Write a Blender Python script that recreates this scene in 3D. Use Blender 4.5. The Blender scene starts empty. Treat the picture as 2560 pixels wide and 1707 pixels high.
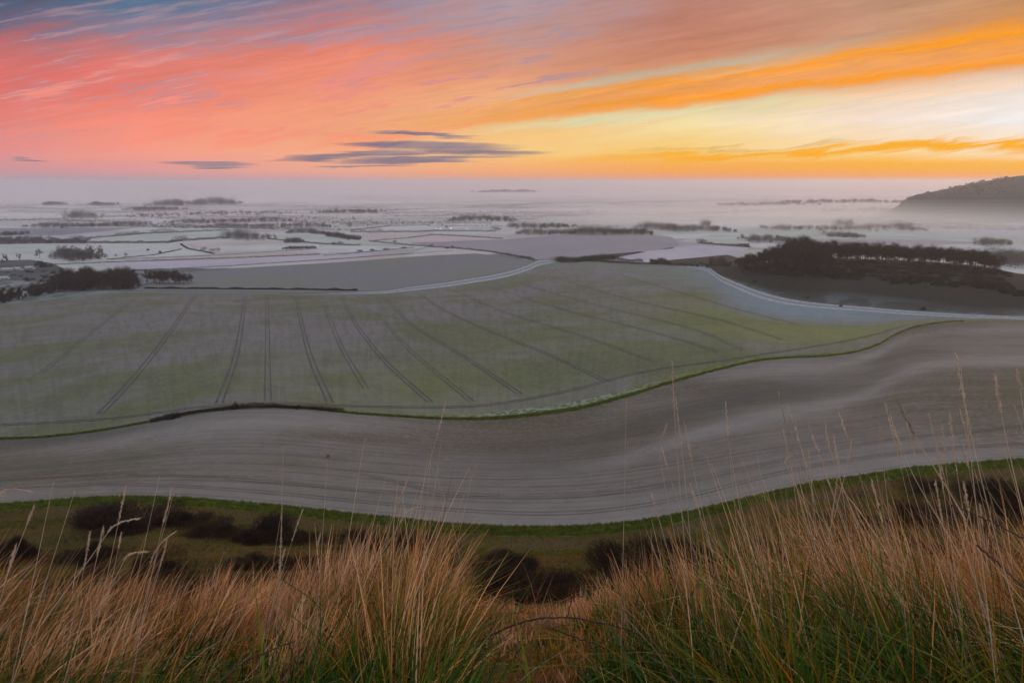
import bpy, math, random
import numpy as np
from mathutils import Vector, Matrix
from mathutils.geometry import delaunay_2d_cdt

random.seed(7)
RNG = np.random.default_rng(11)
SC = bpy.context.scene
COL = SC.collection
R = math.radians

# ------------------------------------------------------------------ camera
EYE = 130.0                    # metres above the plain
F = 2560 * 24.0 / 36.0         # focal length in photo pixels
PITCH = math.atan((853.5 - 453.0) / F)
cam_data = bpy.data.cameras.new('camera')
cam = bpy.data.objects.new('camera', cam_data)
COL.objects.link(cam)
cam.location = (0, 0, EYE)
cam.rotation_euler = (math.pi / 2 - PITCH, 0, 0)
cam_data.lens = 24.0
cam_data.sensor_width = 36.0
cam_data.clip_start = 0.05
cam_data.clip_end = 120000.0
cam_data.dof.use_dof = True
cam_data.dof.focus_distance = 4.0
cam_data.dof.aperture_fstop = 9.0
SC.camera = cam


def ray(px, py):
    u = (np.asarray(px, float) - 1280.0) / F
    v = -(np.asarray(py, float) - 853.5) / F
    cp, sp = math.cos(PITCH), math.sin(PITCH)
    return u, cp + v * sp, -sp + v * cp      # x, y, z (not normalised)


def at_z(px, py, z):
    dx, dy, dz = ray(px, py)
    t = (np.asarray(z, float) - EYE) / dz
    return dx * t, dy * t


def s2l(c):
    out = []
    for v in c:
        v = v / 255.0
        out.append(v / 12.92 if v <= 0.04045 else ((v + 0.055) / 1.055) ** 2.4)
    return out


# ------------------------------------------------------------------ node helper
class N:
    """A socket with arithmetic."""
    def __init__(s, tree, sock):
        s.t, s.s = tree, sock

    def _m(s, op, *others):
        n = s.t.nodes.new('ShaderNodeMath'); n.operation = op
        s.t.links.new(s.s, n.inputs[0])
        for i, o in enumerate(others):
            if isinstance(o, N):
                s.t.links.new(o.s, n.inputs[i + 1])
            else:
                n.inputs[i + 1].default_value = o
        return N(s.t, n.outputs[0])

    def __add__(s, o): return s._m('ADD', o)
    __radd__ = __add__
    def __sub__(s, o): return s._m('SUBTRACT', o)
    def __rsub__(s, o): return (s * -1.0) + o
    def __mul__(s, o): return s._m('MULTIPLY', o)
    __rmul__ = __mul__
    def __truediv__(s, o): return s._m('DIVIDE', o)
    def maxi(s, o): return s._m('MAXIMUM', o)
    def mini(s, o): return s._m('MINIMUM', o)
    def abs(s): return s._m('ABSOLUTE')
    def power(s, o): return s._m('POWER', o)

    def smooth(s, a, b, lo=0.0, hi=1.0):
        n = s.t.nodes.new('ShaderNodeMapRange'); n.interpolation_type = 'SMOOTHSTEP'
        s.t.links.new(s.s, n.inputs['Value'])
        n.inputs['From Min'].default_value = a; n.inputs['From Max'].default_value = b
        n.inputs['To Min'].default_value = lo; n.inputs['To Max'].default_value = hi
        return N(s.t, n.outputs['Result'])

    def lin(s, a, b, lo=0.0, hi=1.0):
        n = s.t.nodes.new('ShaderNodeMapRange')
        s.t.links.new(s.s, n.inputs['Value'])
        n.inputs['From Min'].default_value = a; n.inputs['From Max'].default_value = b
        n.inputs['To Min'].default_value = lo; n.inputs['To Max'].default_value = hi
        return N(s.t, n.outputs['Result'])

    def ramp(s, stops, mode='LINEAR'):
        n = s.t.nodes.new('ShaderNodeValToRGB')
        cr = n.color_ramp; cr.interpolation = mode
        while len(cr.elements) < len(stops):
            cr.elements.new(0.5)
        for e, (p, c) in zip(cr.elements, stops):
            e.position = p
            e.color = (*c[:3], c[3] if len(c) > 3 else 1.0)
        s.t.links.new(s.s, n.inputs[0])
        return N(s.t, n.outputs[0]), N(s.t, n.outputs[1])


def mixc(t, f, a, b, blend='MIX'):
    n = t.nodes.new('ShaderNodeMix'); n.data_type = 'RGBA'; n.blend_type = blend
    if isinstance(f, N): t.links.new(f.s, n.inputs[0])
    else: n.inputs[0].default_value = f
    for k, v in ((6, a), (7, b)):
        if isinstance(v, N): t.links.new(v.s, n.inputs[k])
        else: n.inputs[k].default_value = (*v[:3], 1.0)
    return N(t, n.outputs[2])


def comb(t, x, y, z=0.0):
    n = t.nodes.new('ShaderNodeCombineXYZ')
    for i, v in enumerate((x, y, z)):
        if isinstance(v, N): t.links.new(v.s, n.inputs[i])
        else: n.inputs[i].default_value = v
    return N(t, n.outputs[0])


def noise(t, vec, scale, detail=3.0, rough=0.55, dist=0.0, dims='3D'):
    n = t.nodes.new('ShaderNodeTexNoise'); n.noise_dimensions = dims
    n.inputs['Scale'].default_value = scale
    n.inputs['Detail'].default_value = detail
    n.inputs['Roughness'].default_value = rough
    n.inputs['Distortion'].default_value = dist
    if vec is not None: t.links.new(vec.s, n.inputs['Vector'])
    return N(t, n.outputs[0])


# ------------------------------------------------------------------ sky
world = bpy.data.worlds.new('World')
SC.world = world
world.use_nodes = True
world.cycles.sampling_method = 'MANUAL'
world.cycles.sample_map_resolution = 512
SUN_AZ, SUN_EL = R(40.0), R(3.0)            # low, just off the right edge of the view


def uv(px, py):
    dx, dy, dz = ray(px, py)
    return float(dx / dy), float(dz / dy)


def build_sky():
    t = world.node_tree
    t.nodes.clear()
    out = t.nodes.new('ShaderNodeOutputWorld')
    bg = t.nodes.new('ShaderNodeBackground')
    tc = t.nodes.new('ShaderNodeTexCoord')
    sep = t.nodes.new('ShaderNodeSeparateXYZ')
    t.links.new(tc.outputs['Generated'], sep.inputs[0])
    X, Y, Z = (N(t, sep.outputs[i]) for i in range(3))
    yy = Y.maxi(0.12)
    u = X / yy
    v = Z / yy
    # wind-drawn streaks lie along parallel bands that rise to the right
    slant0 = v - u * 0.17
    n3 = noise(t, comb(t, u * 9.0 + 3.0, v * 26.0), 1.3, 3, 0.6, 0.0, '2D') - 0.5
    slant = slant0 + n3 * 0.022
    sv = comb(t, u * 1.4 + v * 4.0, slant * 15.0, 0.0)
    n1 = noise(t, sv, 1.6, 3, 0.6, 0.0, '2D') - 0.5
    n2 = noise(t, comb(t, u * 3.2 + 7.0, slant * 34.0), 1.5, 4, 0.6, 0.0, '2D') - 0.5
    n4 = noise(t, comb(t, u * 3.0 + 11.0, v * 90.0), 1.3, 2, 0.6, 0.0, '2D') - 0.5
    n5 = noise(t, comb(t, u * 6.0 + 5.0, (slant0 + n3 * 0.006) * 110.0), 1.2, 3, 0.65, 0.0, '2D') - 0.5
    hi = v.smooth(0.01, 0.09)                # streaks do not disturb the horizon line
    vw = v + (n1 * 0.10 + n2 * 0.035 + n3 * 0.012) * hi * (1.0 - u.smooth(-0.1, 0.35) * 0.6)
    uw = u + n1 * 0.10 + n3 * 0.05
    xs = [0, 400, 850, 1280, 1700, 2150, 2560]
    rows = [
        (446, [(186, 146, 160), (205, 150, 155), (228, 160, 148), (245, 160, 115), (250, 150, 70), (255, 152, 18), (255, 150, 8)]),
        (428, [(206, 146, 152), (230, 156, 150), (244, 168, 140), (252, 172, 104), (254, 166, 44), (255, 168, 0), (255, 172, 0)]),
        (408, [(216, 146, 148), (240, 156, 144), (246, 172, 138), (252, 186, 112), (254, 178, 70), (255, 182, 36), (255, 186, 40)]),
        (385, [(226, 146, 144), (250, 158, 136), (248, 176, 134), (252, 205, 130), (252, 205, 110), (255, 218, 150), (255, 225, 190)]),
        (300, [(226, 128, 120), (252, 146, 122), (244, 160, 124), (245, 190, 130), (246, 226, 168), (248, 226, 208), (244, 240, 238)]),
        (200, [(224, 112, 106), (232, 126, 112), (240, 144, 116), (228, 156, 122), (224, 158, 100), (240, 202, 164), (240, 222, 208)]),
        (130, [(180, 112, 118), (214, 124, 116), (228, 132, 112), (204, 148, 132), (204, 136, 108), (210, 160, 124), (244, 156, 56)]),
        (70, [(112, 102, 128), (150, 134, 152), (214, 128, 116), (186, 150, 148), (192, 130, 110), (200, 152, 124), (222, 148, 72)]),
        (0, [(92, 92, 120), (98, 128, 160), (140, 130, 154), (178, 154, 162), (184, 128, 112), (186, 146, 120), (196, 140, 92)]),
    ]
    u0, u1 = -0.75, 0.75
    ut = uw.lin(u0, u1)
    col = None
    prev_v = None
    for py, cols in rows:
        stops = [((uv(x, 453)[0] - u0) / (u1 - u0), s2l(c)) for x, c in zip(xs, cols)]
        c, _ = ut.ramp(stops, 'B_SPLINE' if False else 'LINEAR')
        vv = uv(1280, py)[1]
        col = c if col is None else mixc(t, vw.lin(prev_v, vv), col, c)
        prev_v = vv
    # slate patches and coral streaks in the left half
    left = 1.0 - u.smooth(-0.25, 0.12)
    slate = (n1 * 0.7 + n2 * 1.0 + n5 * 0.9).smooth(0.02, 0.24) * (1.0 - u.smooth(-0.02, 0.30)) * v.smooth(0.05, 0.12)
    col = mixc(t, slate * 0.78, col, s2l((150, 138, 155)))
    coral = (n2 * 0.9 + n1 * 0.3 + n5 * 0.9).smooth(0.03, 0.22) * left * v.smooth(0.02, 0.08) * (1.0 - v.smooth(0.20, 0.27))
    col = mixc(t, coral * (1.0 - v.smooth(0.12, 0.22) * 0.85) * 0.70, col, s2l((253, 138, 110)))
    # the long cloud bands on the right fan out from one point far along the horizon
    jit = n2 * 0.020 + n1 * 0.014 + n3 * 0.004 + n5 * 0.012
    band = v / (u + 0.8).maxi(0.35) + jit

    def tv(px, py):
        a, b = uv(px, py)
        return b / (a + 0.8)
    on = u.smooth(-0.32, 0.14)

    def strip(lo_pts, hi_pts, color, amount, soft=0.012, gate=None):
        nonlocal col
        lo = sum(tv(*p) for p in lo_pts) / len(lo_pts)
        hh = sum(tv(*p) for p in hi_pts) / len(hi_pts)
        m = band.smooth(lo - soft, lo + soft) * (1.0 - band.smooth(hh - soft, hh + soft))
        col = mixc(t, m * amount * (on if gate is None else gate), col, s2l(color))
    strip([(1400, 330), (2200, 190), (2560, 150)], [(1400, 250), (2200, 120), (2560, 84)], (236, 156, 84), 0.9)
    strip([(1700, 210), (2200, 135), (2560, 98)], [(1700, 186), (2200, 112), (2560, 74)], (255, 158, 14), 1.0, 0.007, u.smooth(-0.2, 0.35))
    strip([(1700, 270), (2200, 190), (2560, 150)], [(1700, 252), (2200, 168), (2560, 120)], (255, 156, 4), 1.0, 0.008, u.smooth(-0.2, 0.32))
    strip([(1400, 240), (1700, 185)], [(1400, 222), (1700, 158)], (196, 188, 164), 0.8, 0.007, u.smooth(-0.05, 0.12) * (1.0 - u.smooth(0.3, 0.55)))
    strip([(1500, 330), (1900, 262)], [(1500, 300), (1900, 238)], (220, 220, 176), 0.75, 0.006, u.smooth(-0.1, 0.1) * (1.0 - u.smooth(0.35, 0.55)))
    strip([(1700, 170), (1500, 190)], [(1700, 60), (1500, 90)], (196, 128, 104), 0.4, 0.03, u.smooth(0.0, 0.2) * (1.0 - u.smooth(0.35, 0.6)))
    strip([(1700, 300), (2300, 232)], [(1700, 290), (2300, 212)], (252, 205, 160), 0.4, 0.004, u.smooth(0.1, 0.3))
    strip([(1700, 404), (2100, 392), (2560, 376)], [(1700, 384), (2100, 368), (2560, 352)], (255, 176, 4), 1.0, 0.004, u.smooth(-0.02, 0.30))
    strip([(1700, 378), (2000, 368)], [(1700, 374), (2000, 362)], (214, 160, 80), 0.6, 0.002, u.smooth(0.1, 0.25) * (1.0 - u.smooth(0.4, 0.6)))
    lum = (1.0 - v.smooth(0.17, 0.27) * (1.0 - u.smooth(-0.5, -0.1)) * 0.28 + (n2 * 0.34 + n1 * 0.16 + n5 * 0.28) * v.smooth(0.03, 0.12)).maxi(0.5)
    col = mixc(t, 1.0, col, comb(t, lum, lum, lum), 'MULTIPLY')
    # small slate clouds low over the plain
    low = None
    for (px, py, w, h, tilt) in [(1070, 363, 230, 12, 0.01), (1180, 378, 200, 9, 0.02), (900, 388, 230, 7, -0.05), (1060, 399, 250, 8, -0.02),
                                 (520, 411, 130, 6, 0.02), (910, 417, 130, 4, -0.02), (1060, 339, 150, 4, 0.03), (75, 399, 50, 2.5, 0.0)]:
        a, b = uv(px, py)
        du = (u - a) / (w / F)
        dv = (v - (b - 0.0)) - (u - a) * (-tilt)
        dv = (dv + n4 * 0.016 + n3 * 0.007) / (h / F * 1.15)
        f = (1.0 - (du * du + dv * dv) + n2 * 0.7).smooth(-0.2, 0.9)
        low = f if low is None else low.maxi(f)
    col = mixc(t, low * 0.92, col, mixc(t, (n4 + n2).smooth(-0.2, 0.2), s2l((150, 132, 140)), s2l((116, 108, 130))))
    # the clear sky above and behind the view
    sky = t.nodes.new('ShaderNodeTexSky'); sky.sky_type = 'NISHITA'
    sky.sun_disc = False; sky.sun_elevation = SUN_EL; sky.sun_rotation = SUN_AZ
    sky.altitude = 150; sky.dust_density = 2.0
    nis = mixc(t, 1.0, N(t, sky.outputs[0]), (0.10, 0.10, 0.10), 'MULTIPLY')
    over = mixc(t, 1.0, nis, (0.62, 0.68, 0.76), 'ADD')
    up = (Z + 0.0).smooth(0.24, 0.50)
    back = 1.0 - Y.smooth(0.05, 0.55)
    rear = mixc(t, Z.smooth(0.0, 0.6), s2l((176, 174, 190)), over)
    col = mixc(t, up, col, over)
    col = mixc(t, back, col, rear)
    t.links.new(col.s, bg.inputs['Color'])
    bg.inputs['Strength'].default_value = 1.0
    t.links.new(bg.outputs[0], out.inputs[0])


build_sky()

# ------------------------------------------------------------------ sun, exposure, render settings
sd = bpy.data.lights.new('sun', 'SUN')
sd.energy = 0.5
sd.angle = R(14.0)
sd.color = (1.0, 0.62, 0.36)
sun = bpy.data.objects.new('sun', sd)
COL.objects.link(sun)
_d = Vector((math.sin(SUN_AZ) * math.cos(SUN_EL), math.cos(SUN_AZ) * math.cos(SUN_EL), math.sin(SUN_EL)))
sun.rotation_euler = (-_d).to_track_quat('-Z', 'Y').to_euler()
sun.location = (60, 60, EYE + 40)
SC.view_settings.view_transform = 'Standard'
SC.view_settings.look = 'None'
SC.view_settings.exposure = 0.0
SC.view_settings.gamma = 1.0
SC.cycles.volume_bounces = 2
SC.cycles.use_denoising = True
SC.cycles.max_bounces = 6
SC.cycles.diffuse_bounces = 2
SC.cycles.transmission_bounces = 2
SC.cycles.transparent_max_bounces = 8

# ------------------------------------------------------------------ object helpers
def tag(o, label=None, cat=None, group=None, kind=None):
    if label: o['label'] = label
    if cat: o['category'] = cat
    if group: o['group'] = group
    if kind: o['kind'] = kind
    return o


def empty(name, loc, rz=0.0, s=1.0):
    o = bpy.data.objects.new(name, None)
    COL.objects.link(o)
    o.location = loc
    o.rotation_euler = (0, 0, rz)
    o.scale = (s, s, s) if not isinstance(s, tuple) else s
    return o


def mesh_data(name, V, Fq=None, Ft=None, mat=None, smooth=False, attrs=None, uvs=None):
    """V (n,3); Fq (m,4) quads; Ft (k,3) triangles."""
    V = np.asarray(V, np.float32)
    me = bpy.data.meshes.new(name)
    nq = 0 if Fq is None else len(Fq)
    nt = 0 if Ft is None else len(Ft)
    loops = np.concatenate([np.asarray(Fq, np.int32).ravel() if nq else np.zeros(0, np.int32),
                            np.asarray(Ft, np.int32).ravel() if nt else np.zeros(0, np.int32)])
    starts = np.concatenate([np.arange(nq) * 4, nq * 4 + np.arange(nt) * 3]).astype(np.int32)
    me.vertices.add(len(V)); me.vertices.foreach_set('co', V.ravel())
    me.loops.add(len(loops)); me.loops.foreach_set('vertex_index', loops)
    me.polygons.add(nq + nt); me.polygons.foreach_set('loop_start', starts)
    if smooth:
        me.polygons.foreach_set('use_smooth', np.ones(nq + nt, bool))
    me.update(calc_edges=True)
    for k, a in (attrs or {}).items():
        at = me.attributes.new(k, 'FLOAT', 'POINT')
        at.data.foreach_set('value', np.asarray(a, np.float32))
    if mat is not None:
        me.materials.append(mat)
    me.validate()
    return me


def obj(name, me, parent=None):
    o = bpy.data.objects.new(name, me)
    COL.objects.link(o)
    if parent is not None:
        o.parent = parent
    return o


# ------------------------------------------------------------------ materials
def material(name, build, rough=0.9, translucent=0.0):
    m = bpy.data.materials.new(name)
    m.use_nodes = True
    t = m.node_tree
    p = t.nodes['Principled BSDF']
    p.inputs['Roughness'].default_value = rough
    p.inputs['Specular IOR Level'].default_value = 0.15
    c = build(t, p)
    if isinstance(c, N):
        t.links.new(c.s, p.inputs['Base Color'])
        if translucent > 0:
            tr = t.nodes.new('ShaderNodeBsdfTranslucent')
            t.links.new(c.s, tr.inputs['Color'])
            mx = t.nodes.new('ShaderNodeMixShader'); mx.inputs[0].default_value = translucent
            t.links.new(p.outputs[0], mx.inputs[1]); t.links.new(tr.outputs[0], mx.inputs[2])
            t.links.new(mx.outputs[0], t.nodes['Material Output'].inputs['Surface'])
    elif c is not None:
        p.inputs['Base Color'].default_value = (*c, 1.0)
    return m


def attr(t, name):
    n = t.nodes.new('ShaderNodeAttribute'); n.attribute_name = name
    return N(t, n.outputs['Fac'])


def pos(t):
    n = t.nodes.new('ShaderNodeNewGeometry')
    return N(t, n.outputs['Position'])


def objco(t):
    n = t.nodes.new('ShaderNodeTexCoord')
    return N(t, n.outputs['Object'])


def rnd(t):
    n = t.nodes.new('ShaderNodeObjectInfo')
    return N(t, n.outputs['Random'])


def bump(t, p, h, strength=0.4, dist=0.1):
    b = t.nodes.new('ShaderNodeBump')
    b.inputs['Strength'].default_value = strength
    b.inputs['Distance'].default_value = dist
    t.links.new(h.s, b.inputs['Height'])
    t.links.new(b.outputs[0], p.inputs['Normal'])


def mat_hillside(t, p):
    P = pos(t)
    a = noise(t, P, 0.06, 5, 0.6)
    b = noise(t, P, 0.45, 5, 0.65)
    c = noise(t, P, 2.2, 4, 0.6)
    col = mixc(t, (a * 0.5 + b * 0.5).smooth(0.38, 0.62), (0.100, 0.050, 0.006), (0.062, 0.048, 0.006))
    col = mixc(t, (c * 0.6 + b * 0.4).smooth(0.50, 0.70), col, (0.010, 0.007, 0.004))
    fr = attr(t, 'terrace')
    col = mixc(t, fr * (b * 0.5 + c * 0.5).smooth(0.42, 0.62) * 0.8, col, (0.085, 0.070, 0.060))
    bump(t, p, b + c * 0.5, 1.0, 0.6)
    return col


def mat_verge(t, p):
    P = pos(t)
    b = noise(t, P, 0.5, 5, 0.65)
    col = mixc(t, b.smooth(0.35, 0.65), (0.045, 0.060, 0.010), (0.085, 0.110, 0.020))
    bump(t, p, b, 1.0, 0.3)
    return col


def mat_plough(t, p):
    P = pos(t)
    w = comb(t, attr(t, 'along') * 0.006, attr(t, 'across') * 0.42)
    fine = noise(t, w, 1.0, 4, 0.7, 0.0)
    w2 = comb(t, attr(t, 'along') * 0.0045, attr(t, 'across') * 0.09, 4.0)
    mid = noise(t, w2, 1.0, 4, 0.6, 0.4)
    big = noise(t, P, 0.011, 3, 0.5, 0.3)
    spk = noise(t, P, 0.6, 3, 0.8)
    col = mixc(t, (mid * 0.2 + big * 0.8).smooth(0.38, 0.62), (0.142, 0.116, 0.086), (0.245, 0.218, 0.222))
    col = mixc(t, fine.smooth(0.48, 0.62) * 0.42, col, (0.085, 0.066, 0.052))
    col = mixc(t, (spk - fine * 0.2).smooth(0.36, 0.58) * 0.55, col, (0.30, 0.26, 0.24))
    col = mixc(t, noise(t, P, 0.016, 2).smooth(0.52, 0.68) * 0.5, col, (0.120, 0.125, 0.075))
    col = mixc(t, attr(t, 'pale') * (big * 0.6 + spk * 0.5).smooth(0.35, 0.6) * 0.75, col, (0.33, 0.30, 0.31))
    col = mixc(t, attr(t, 'dark_zone') * 0.75, col, (0.098, 0.095, 0.098))
    # furrow lines drawn by the drill along the contour
    ln = attr(t, 'across') * 0.115 + noise(t, comb(t, attr(t, 'along') * 0.006, attr(t, 'across') * 0.02, 1.0), 1.0, 2) * 0.4
    saw = ln._m('FRACT')
    tick = (1.0 - (saw - 0.5).abs().smooth(0.0, 0.045)) * noise(t, comb(t, attr(t, 'along') * 0.004, ln * 0.9, 2.0), 1.6, 2).smooth(0.46, 0.60)
    col = mixc(t, tick * 0.6, col, (0.055, 0.043, 0.038))
    bump(t, p, fine + spk * 0.6, 0.8, 0.25)
    m_ = noise(t, P, 0.14, 4, 0.65).lin(0.25, 0.75, 0.87, 1.13)
    return mixc(t, 1.0, col, comb(t, m_ * 0.66, m_ * 0.635, m_ * 0.575), 'MULTIPLY')


def mat_crop(t, p):
    P = pos(t)
    w = comb(t, attr(t, 'along') * 0.22, attr(t, 'across') * 0.012)
    rows = noise(t, w, 1.0, 4, 0.7, 0.1)
    big = noise(t, P, 0.0065, 4, 0.55, 0.5)
    bg2 = noise(t, P, 0.018, 3, 0.5, 0.2)
    spk = noise(t, P, 0.4, 3, 0.8)
    col = mixc(t, (big * 0.6 + bg2 * 0.4).smooth(0.42, 0.57), (0.172, 0.178, 0.100), (0.250, 0.222, 0.236))
    col = mixc(t, rows.smooth(0.45, 0.60) * 0.36, col, (0.125, 0.115, 0.085))
    col = mixc(t, spk.smooth(0.45, 0.68) * 0.30, col, (0.30, 0.28, 0.25))
    col = mixc(t, attr(t, 'frost') * 0.75, col, (0.31, 0.38, 0.46))
    col = mixc(t, attr(t, 'green') * big.smooth(0.3, 0.5) * 0.8, col, (0.26, 0.27, 0.085))
    bump(t, p, rows + spk * 0.5, 0.5, 0.2)
    m_ = noise(t, P, 0.10, 4, 0.65).lin(0.25, 0.75, 0.86, 1.14)
    return mixc(t, 1.0, col, comb(t, m_ * 0.60, m_ * 0.605, m_ * 0.57), 'MULTIPLY')


def mat_strip(t, p):
    P = pos(t)
    b = noise(t, P, 0.5, 4, 0.7)
    f = attr(t, 'across')
    fr = attr(t, 'frost')
    col = mixc(t, (f + (b - 0.5) * 0.55).smooth(0.40, 0.55), (0.085, 0.115, 0.022), mixc(t, b.smooth(0.45, 0.56), (0.09, 0.11, 0.045), (0.24, 0.24, 0.20)))
    col = mixc(t, (1.0 - fr) * 0.85, col, mixc(t, b.smooth(0.4, 0.6), (0.07, 0.095, 0.018), (0.16, 0.16, 0.035)))
    bump(t, p, b, 0.8, 0.3)
    return col


def mat_track(t, p):
    P = pos(t)
    b = noise(t, P, 0.35, 4, 0.7)
    f = attr(t, 'across')
    rut = (f - 0.5).abs().smooth(0.05, 0.20)
    col = mixc(t, b.smooth(0.38, 0.62), (0.36, 0.36, 0.38), (0.22, 0.23, 0.25))
    col = mixc(t, (1.0 - rut) * 0.85, col, (0.13, 0.135, 0.125))
    col = mixc(t, attr(t, 'verge'), col, mixc(t, b, (0.10, 0.105, 0.085), (0.15, 0.15, 0.14)))
    return col


def mat_spur(t, p):
    P = pos(t)
    a = noise(t, P, 0.03, 4, 0.6)
    b = noise(t, P, 0.2, 5, 0.65)
    col = mixc(t, a.smooth(0.4, 0.6), (0.022, 0.016, 0.013), (0.014, 0.017, 0.012))
    col = mixc(t, b.smooth(0.5, 0.7) * 0.6, col, (0.034, 0.029, 0.023))
    col = mixc(t, attr(t, 'frost') * (b * 0.5 + 0.5), col, mixc(t, a.smooth(0.46, 0.56), (0.11, 0.115, 0.11), (0.24, 0.26, 0.28)))
    bump(t, p, b, 1.0, 0.8)
    return col


def mat_plain(t, p):
    P = pos(t)
    v = t.nodes.new('ShaderNodeTexVoronoi')
    v.inputs['Scale'].default_value = 1.0
    sc = t.nodes.new('ShaderNodeMapping'); sc.inputs['Scale'].default_value = (0.0030, 0.0052, 0)
    sc.inputs['Rotation'].default_value = (0, 0, 0.3)
    t.links.new(P.s, sc.inputs['Vector']); t.links.new(sc.outputs[0], v.inputs['Vector'])
    cell = N(t, v.outputs['Color'])
    sp = t.nodes.new('ShaderNodeSeparateColor'); t.links.new(cell.s, sp.inputs[0])
    k = N(t, sp.outputs[0]); k2 = N(t, sp.outputs[1])
    b = noise(t, P, 0.02, 5, 0.6)
    c0, _ = k.ramp([(0.0, (0.30, 0.25, 0.27)), (0.3, (0.46, 0.43, 0.44)), (0.55, (0.38, 0.37, 0.33)), (0.8, (0.52, 0.50, 0.50)), (1.0, (0.40, 0.32, 0.31))])
    col = mixc(t, b.smooth(0.35, 0.7) * 0.25, c0, (0.30, 0.29, 0.27))
    return col


def flat_field_mat(name, c1, c2, scale=0.012):
    def f(t, p):
        P = pos(t)
        a = noise(t, P, scale, 4, 0.6, 0.3)
        b = noise(t, P, scale * 14, 3, 0.6)
        return mixc(t, (a * 0.7 + b * 0.3).smooth(0.38, 0.62), c1, c2)
    return material(name, f)


M = {}
M['hillside'] = material('rough_downland', mat_hillside)
M['verge'] = material('green_verge', mat_verge)
M['plough'] = material('drilled_soil', mat_plough)
M['crop'] = material('winter_crop', mat_crop)
M['strip'] = material('grass_strip', mat_strip)
M['track'] = material('frosted_track', mat_track)
M['spur'] = material('rough_spur', mat_spur)
M['plain'] = material('frosted_plain', mat_plain)

# ------------------------------------------------------------------ terrain
def pchip_slopes(x, y):
    """x, y (n,k) -> monotone slopes (n,k)."""
    h = np.diff(x, axis=1); d = np.diff(y, axis=1) / h
    m = np.zeros_like(y)
    w1 = 2 * h[:, 1:] + h[:, :-1]; w2 = h[:, 1:] + 2 * h[:, :-1]
    with np.errstate(divide='ignore', invalid='ignore'):
        hm = (w1 + w2) / (w1 / d[:, :-1] + w2 / d[:, 1:])
    m[:, 1:-1] = np.where(d[:, :-1] * d[:, 1:] > 0, hm, 0.0)
    m[:, 0] = d[:, 0]; m[:, -1] = d[:, -1]
    return m


def hermite(x0, x1, y0, y1, m0, m1, x):
    h = x1 - x0; s = (x - x0) / h
    return ((1 + 2 * s) * (1 - s) ** 2) * y0 + s * (1 - s) ** 2 * h * m0 + s * s * (3 - 2 * s) * y1 + s * s * (s - 1) * h * m1


def pchip1(x, y, q):
    x = np.asarray(x, float); y = np.asarray(y, float)
    m = pchip_slopes(x[None], y[None])[0]
    q = np.clip(q, x[0], x[-1])
    i = np.clip(np.searchsorted(x, q, side='right') - 1, 0, len(x) - 2)
    return hermite(x[i], x[i + 1], y[i], y[i + 1], m[i], m[i + 1], q)


TT = np.linspace(-math.pi, math.pi, 2881)


def curve(pts):
    """Photo points (px, py, z) on the land -> r(theta), z(theta) on TT."""
    p = np.array(pts, float)
    x, y = at_z(p[:, 0], p[:, 1], p[:, 2])
    th = np.arctan2(x, y)
    o = np.argsort(th)
    return pchip1(th[o], np.hypot(x, y)[o], TT), pchip1(th[o], p[o, 2], TT)


def prof(pts, zs):
    zx = [a for a, _ in zs]; zz = [b for _, b in zs]
    return [(x, y, float(pchip1(zx, zz, np.array([x]))[0])) for x, y in pts]


A1_P = [(-500, 1275), (-200, 1266), (0, 1256), (100, 1249), (276, 1239), (425, 1241), (595, 1253), (723, 1264), (850, 1278), (1000, 1294), (1130, 1307),
        (1283, 1314), (1435, 1313), (1550, 1305), (1665, 1288), (1760, 1268), (1890, 1237), (1966, 1220), (2043, 1202), (2120, 1191), (2195, 1180),
        (2272, 1168), (2387, 1158), (2560, 1146), (2800, 1132), (3200, 1120)]
A1_Z = [(-500, 74), (0, 71), (600, 70), (1283, 67), (1700, 70), (2100, 75), (2560, 79), (3200, 82)]
B1_P = [(-500, 1120), (-200, 1106), (0, 1098), (100, 1095), (276, 1076), (380, 1057), (425, 1047), (510, 1031), (595, 1023), (680, 1020), (765, 1023), (850, 1031),
        (900, 1035), (1053, 1043), (1130, 1045), (1206, 1045), (1283, 1041), (1435, 1023), (1550, 996), (1665, 962), (1737, 942), (1813, 923), (1890, 906),
        (1966, 898), (2043, 894), (2120, 885), (2195, 862), (2240, 836), (2290, 817), (2340, 808), (2400, 804), (2560, 806), (2800, 808), (3200, 815)]
B1_Z = [(-500, 46), (0, 47), (300, 50), (600, 53), (900, 48), (1283, 42), (1665, 46), (1966, 49), (2195, 48), (2400, 46), (2560, 47), (3200, 47)]
B_T = [(-500, 8), (0, 8), (276, 7), (500, 4), (765, 3.5), (1000, 6), (1206, 15), (1350, 25), (1500, 22), (1665, 17), (1813, 12), (1966, 9), (2195, 7), (2400, 4), (2560, 3), (3200, 3)]
C1_P = [(-500, 800), (-200, 778), (0, 763), (100, 753), (190, 740), (306, 732), (380, 732), (600, 735), (800, 737), (950, 734), (1030, 726), (1106, 718), (1183, 707),
        (1260, 694), (1320, 676), (1355, 662), (1390, 657), (1440, 657), (1500, 659), (1600, 665), (1700, 669), (1760, 676), (1800, 702), (1850, 726), (1900, 745), (1980, 762),
        (2080, 773), (2200, 782), (2330, 790), (2440, 796), (2560, 801), (2800, 803), (3200, 810)]
C1_Z = [(-500, 14), (0, 12), (300, 10), (600, 8), (900, 8), (1100, 5), (1250, 3), (1355, 2), (1400, 3), (1500, 8), (1600, 12), (1700, 13), (1760, 17), (1800, 26),
        (1850, 30), (1900, 32), (1980, 33), (2200, 34), (2330, 36), (2440, 40), (2560, 42), (3200, 43)]
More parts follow.
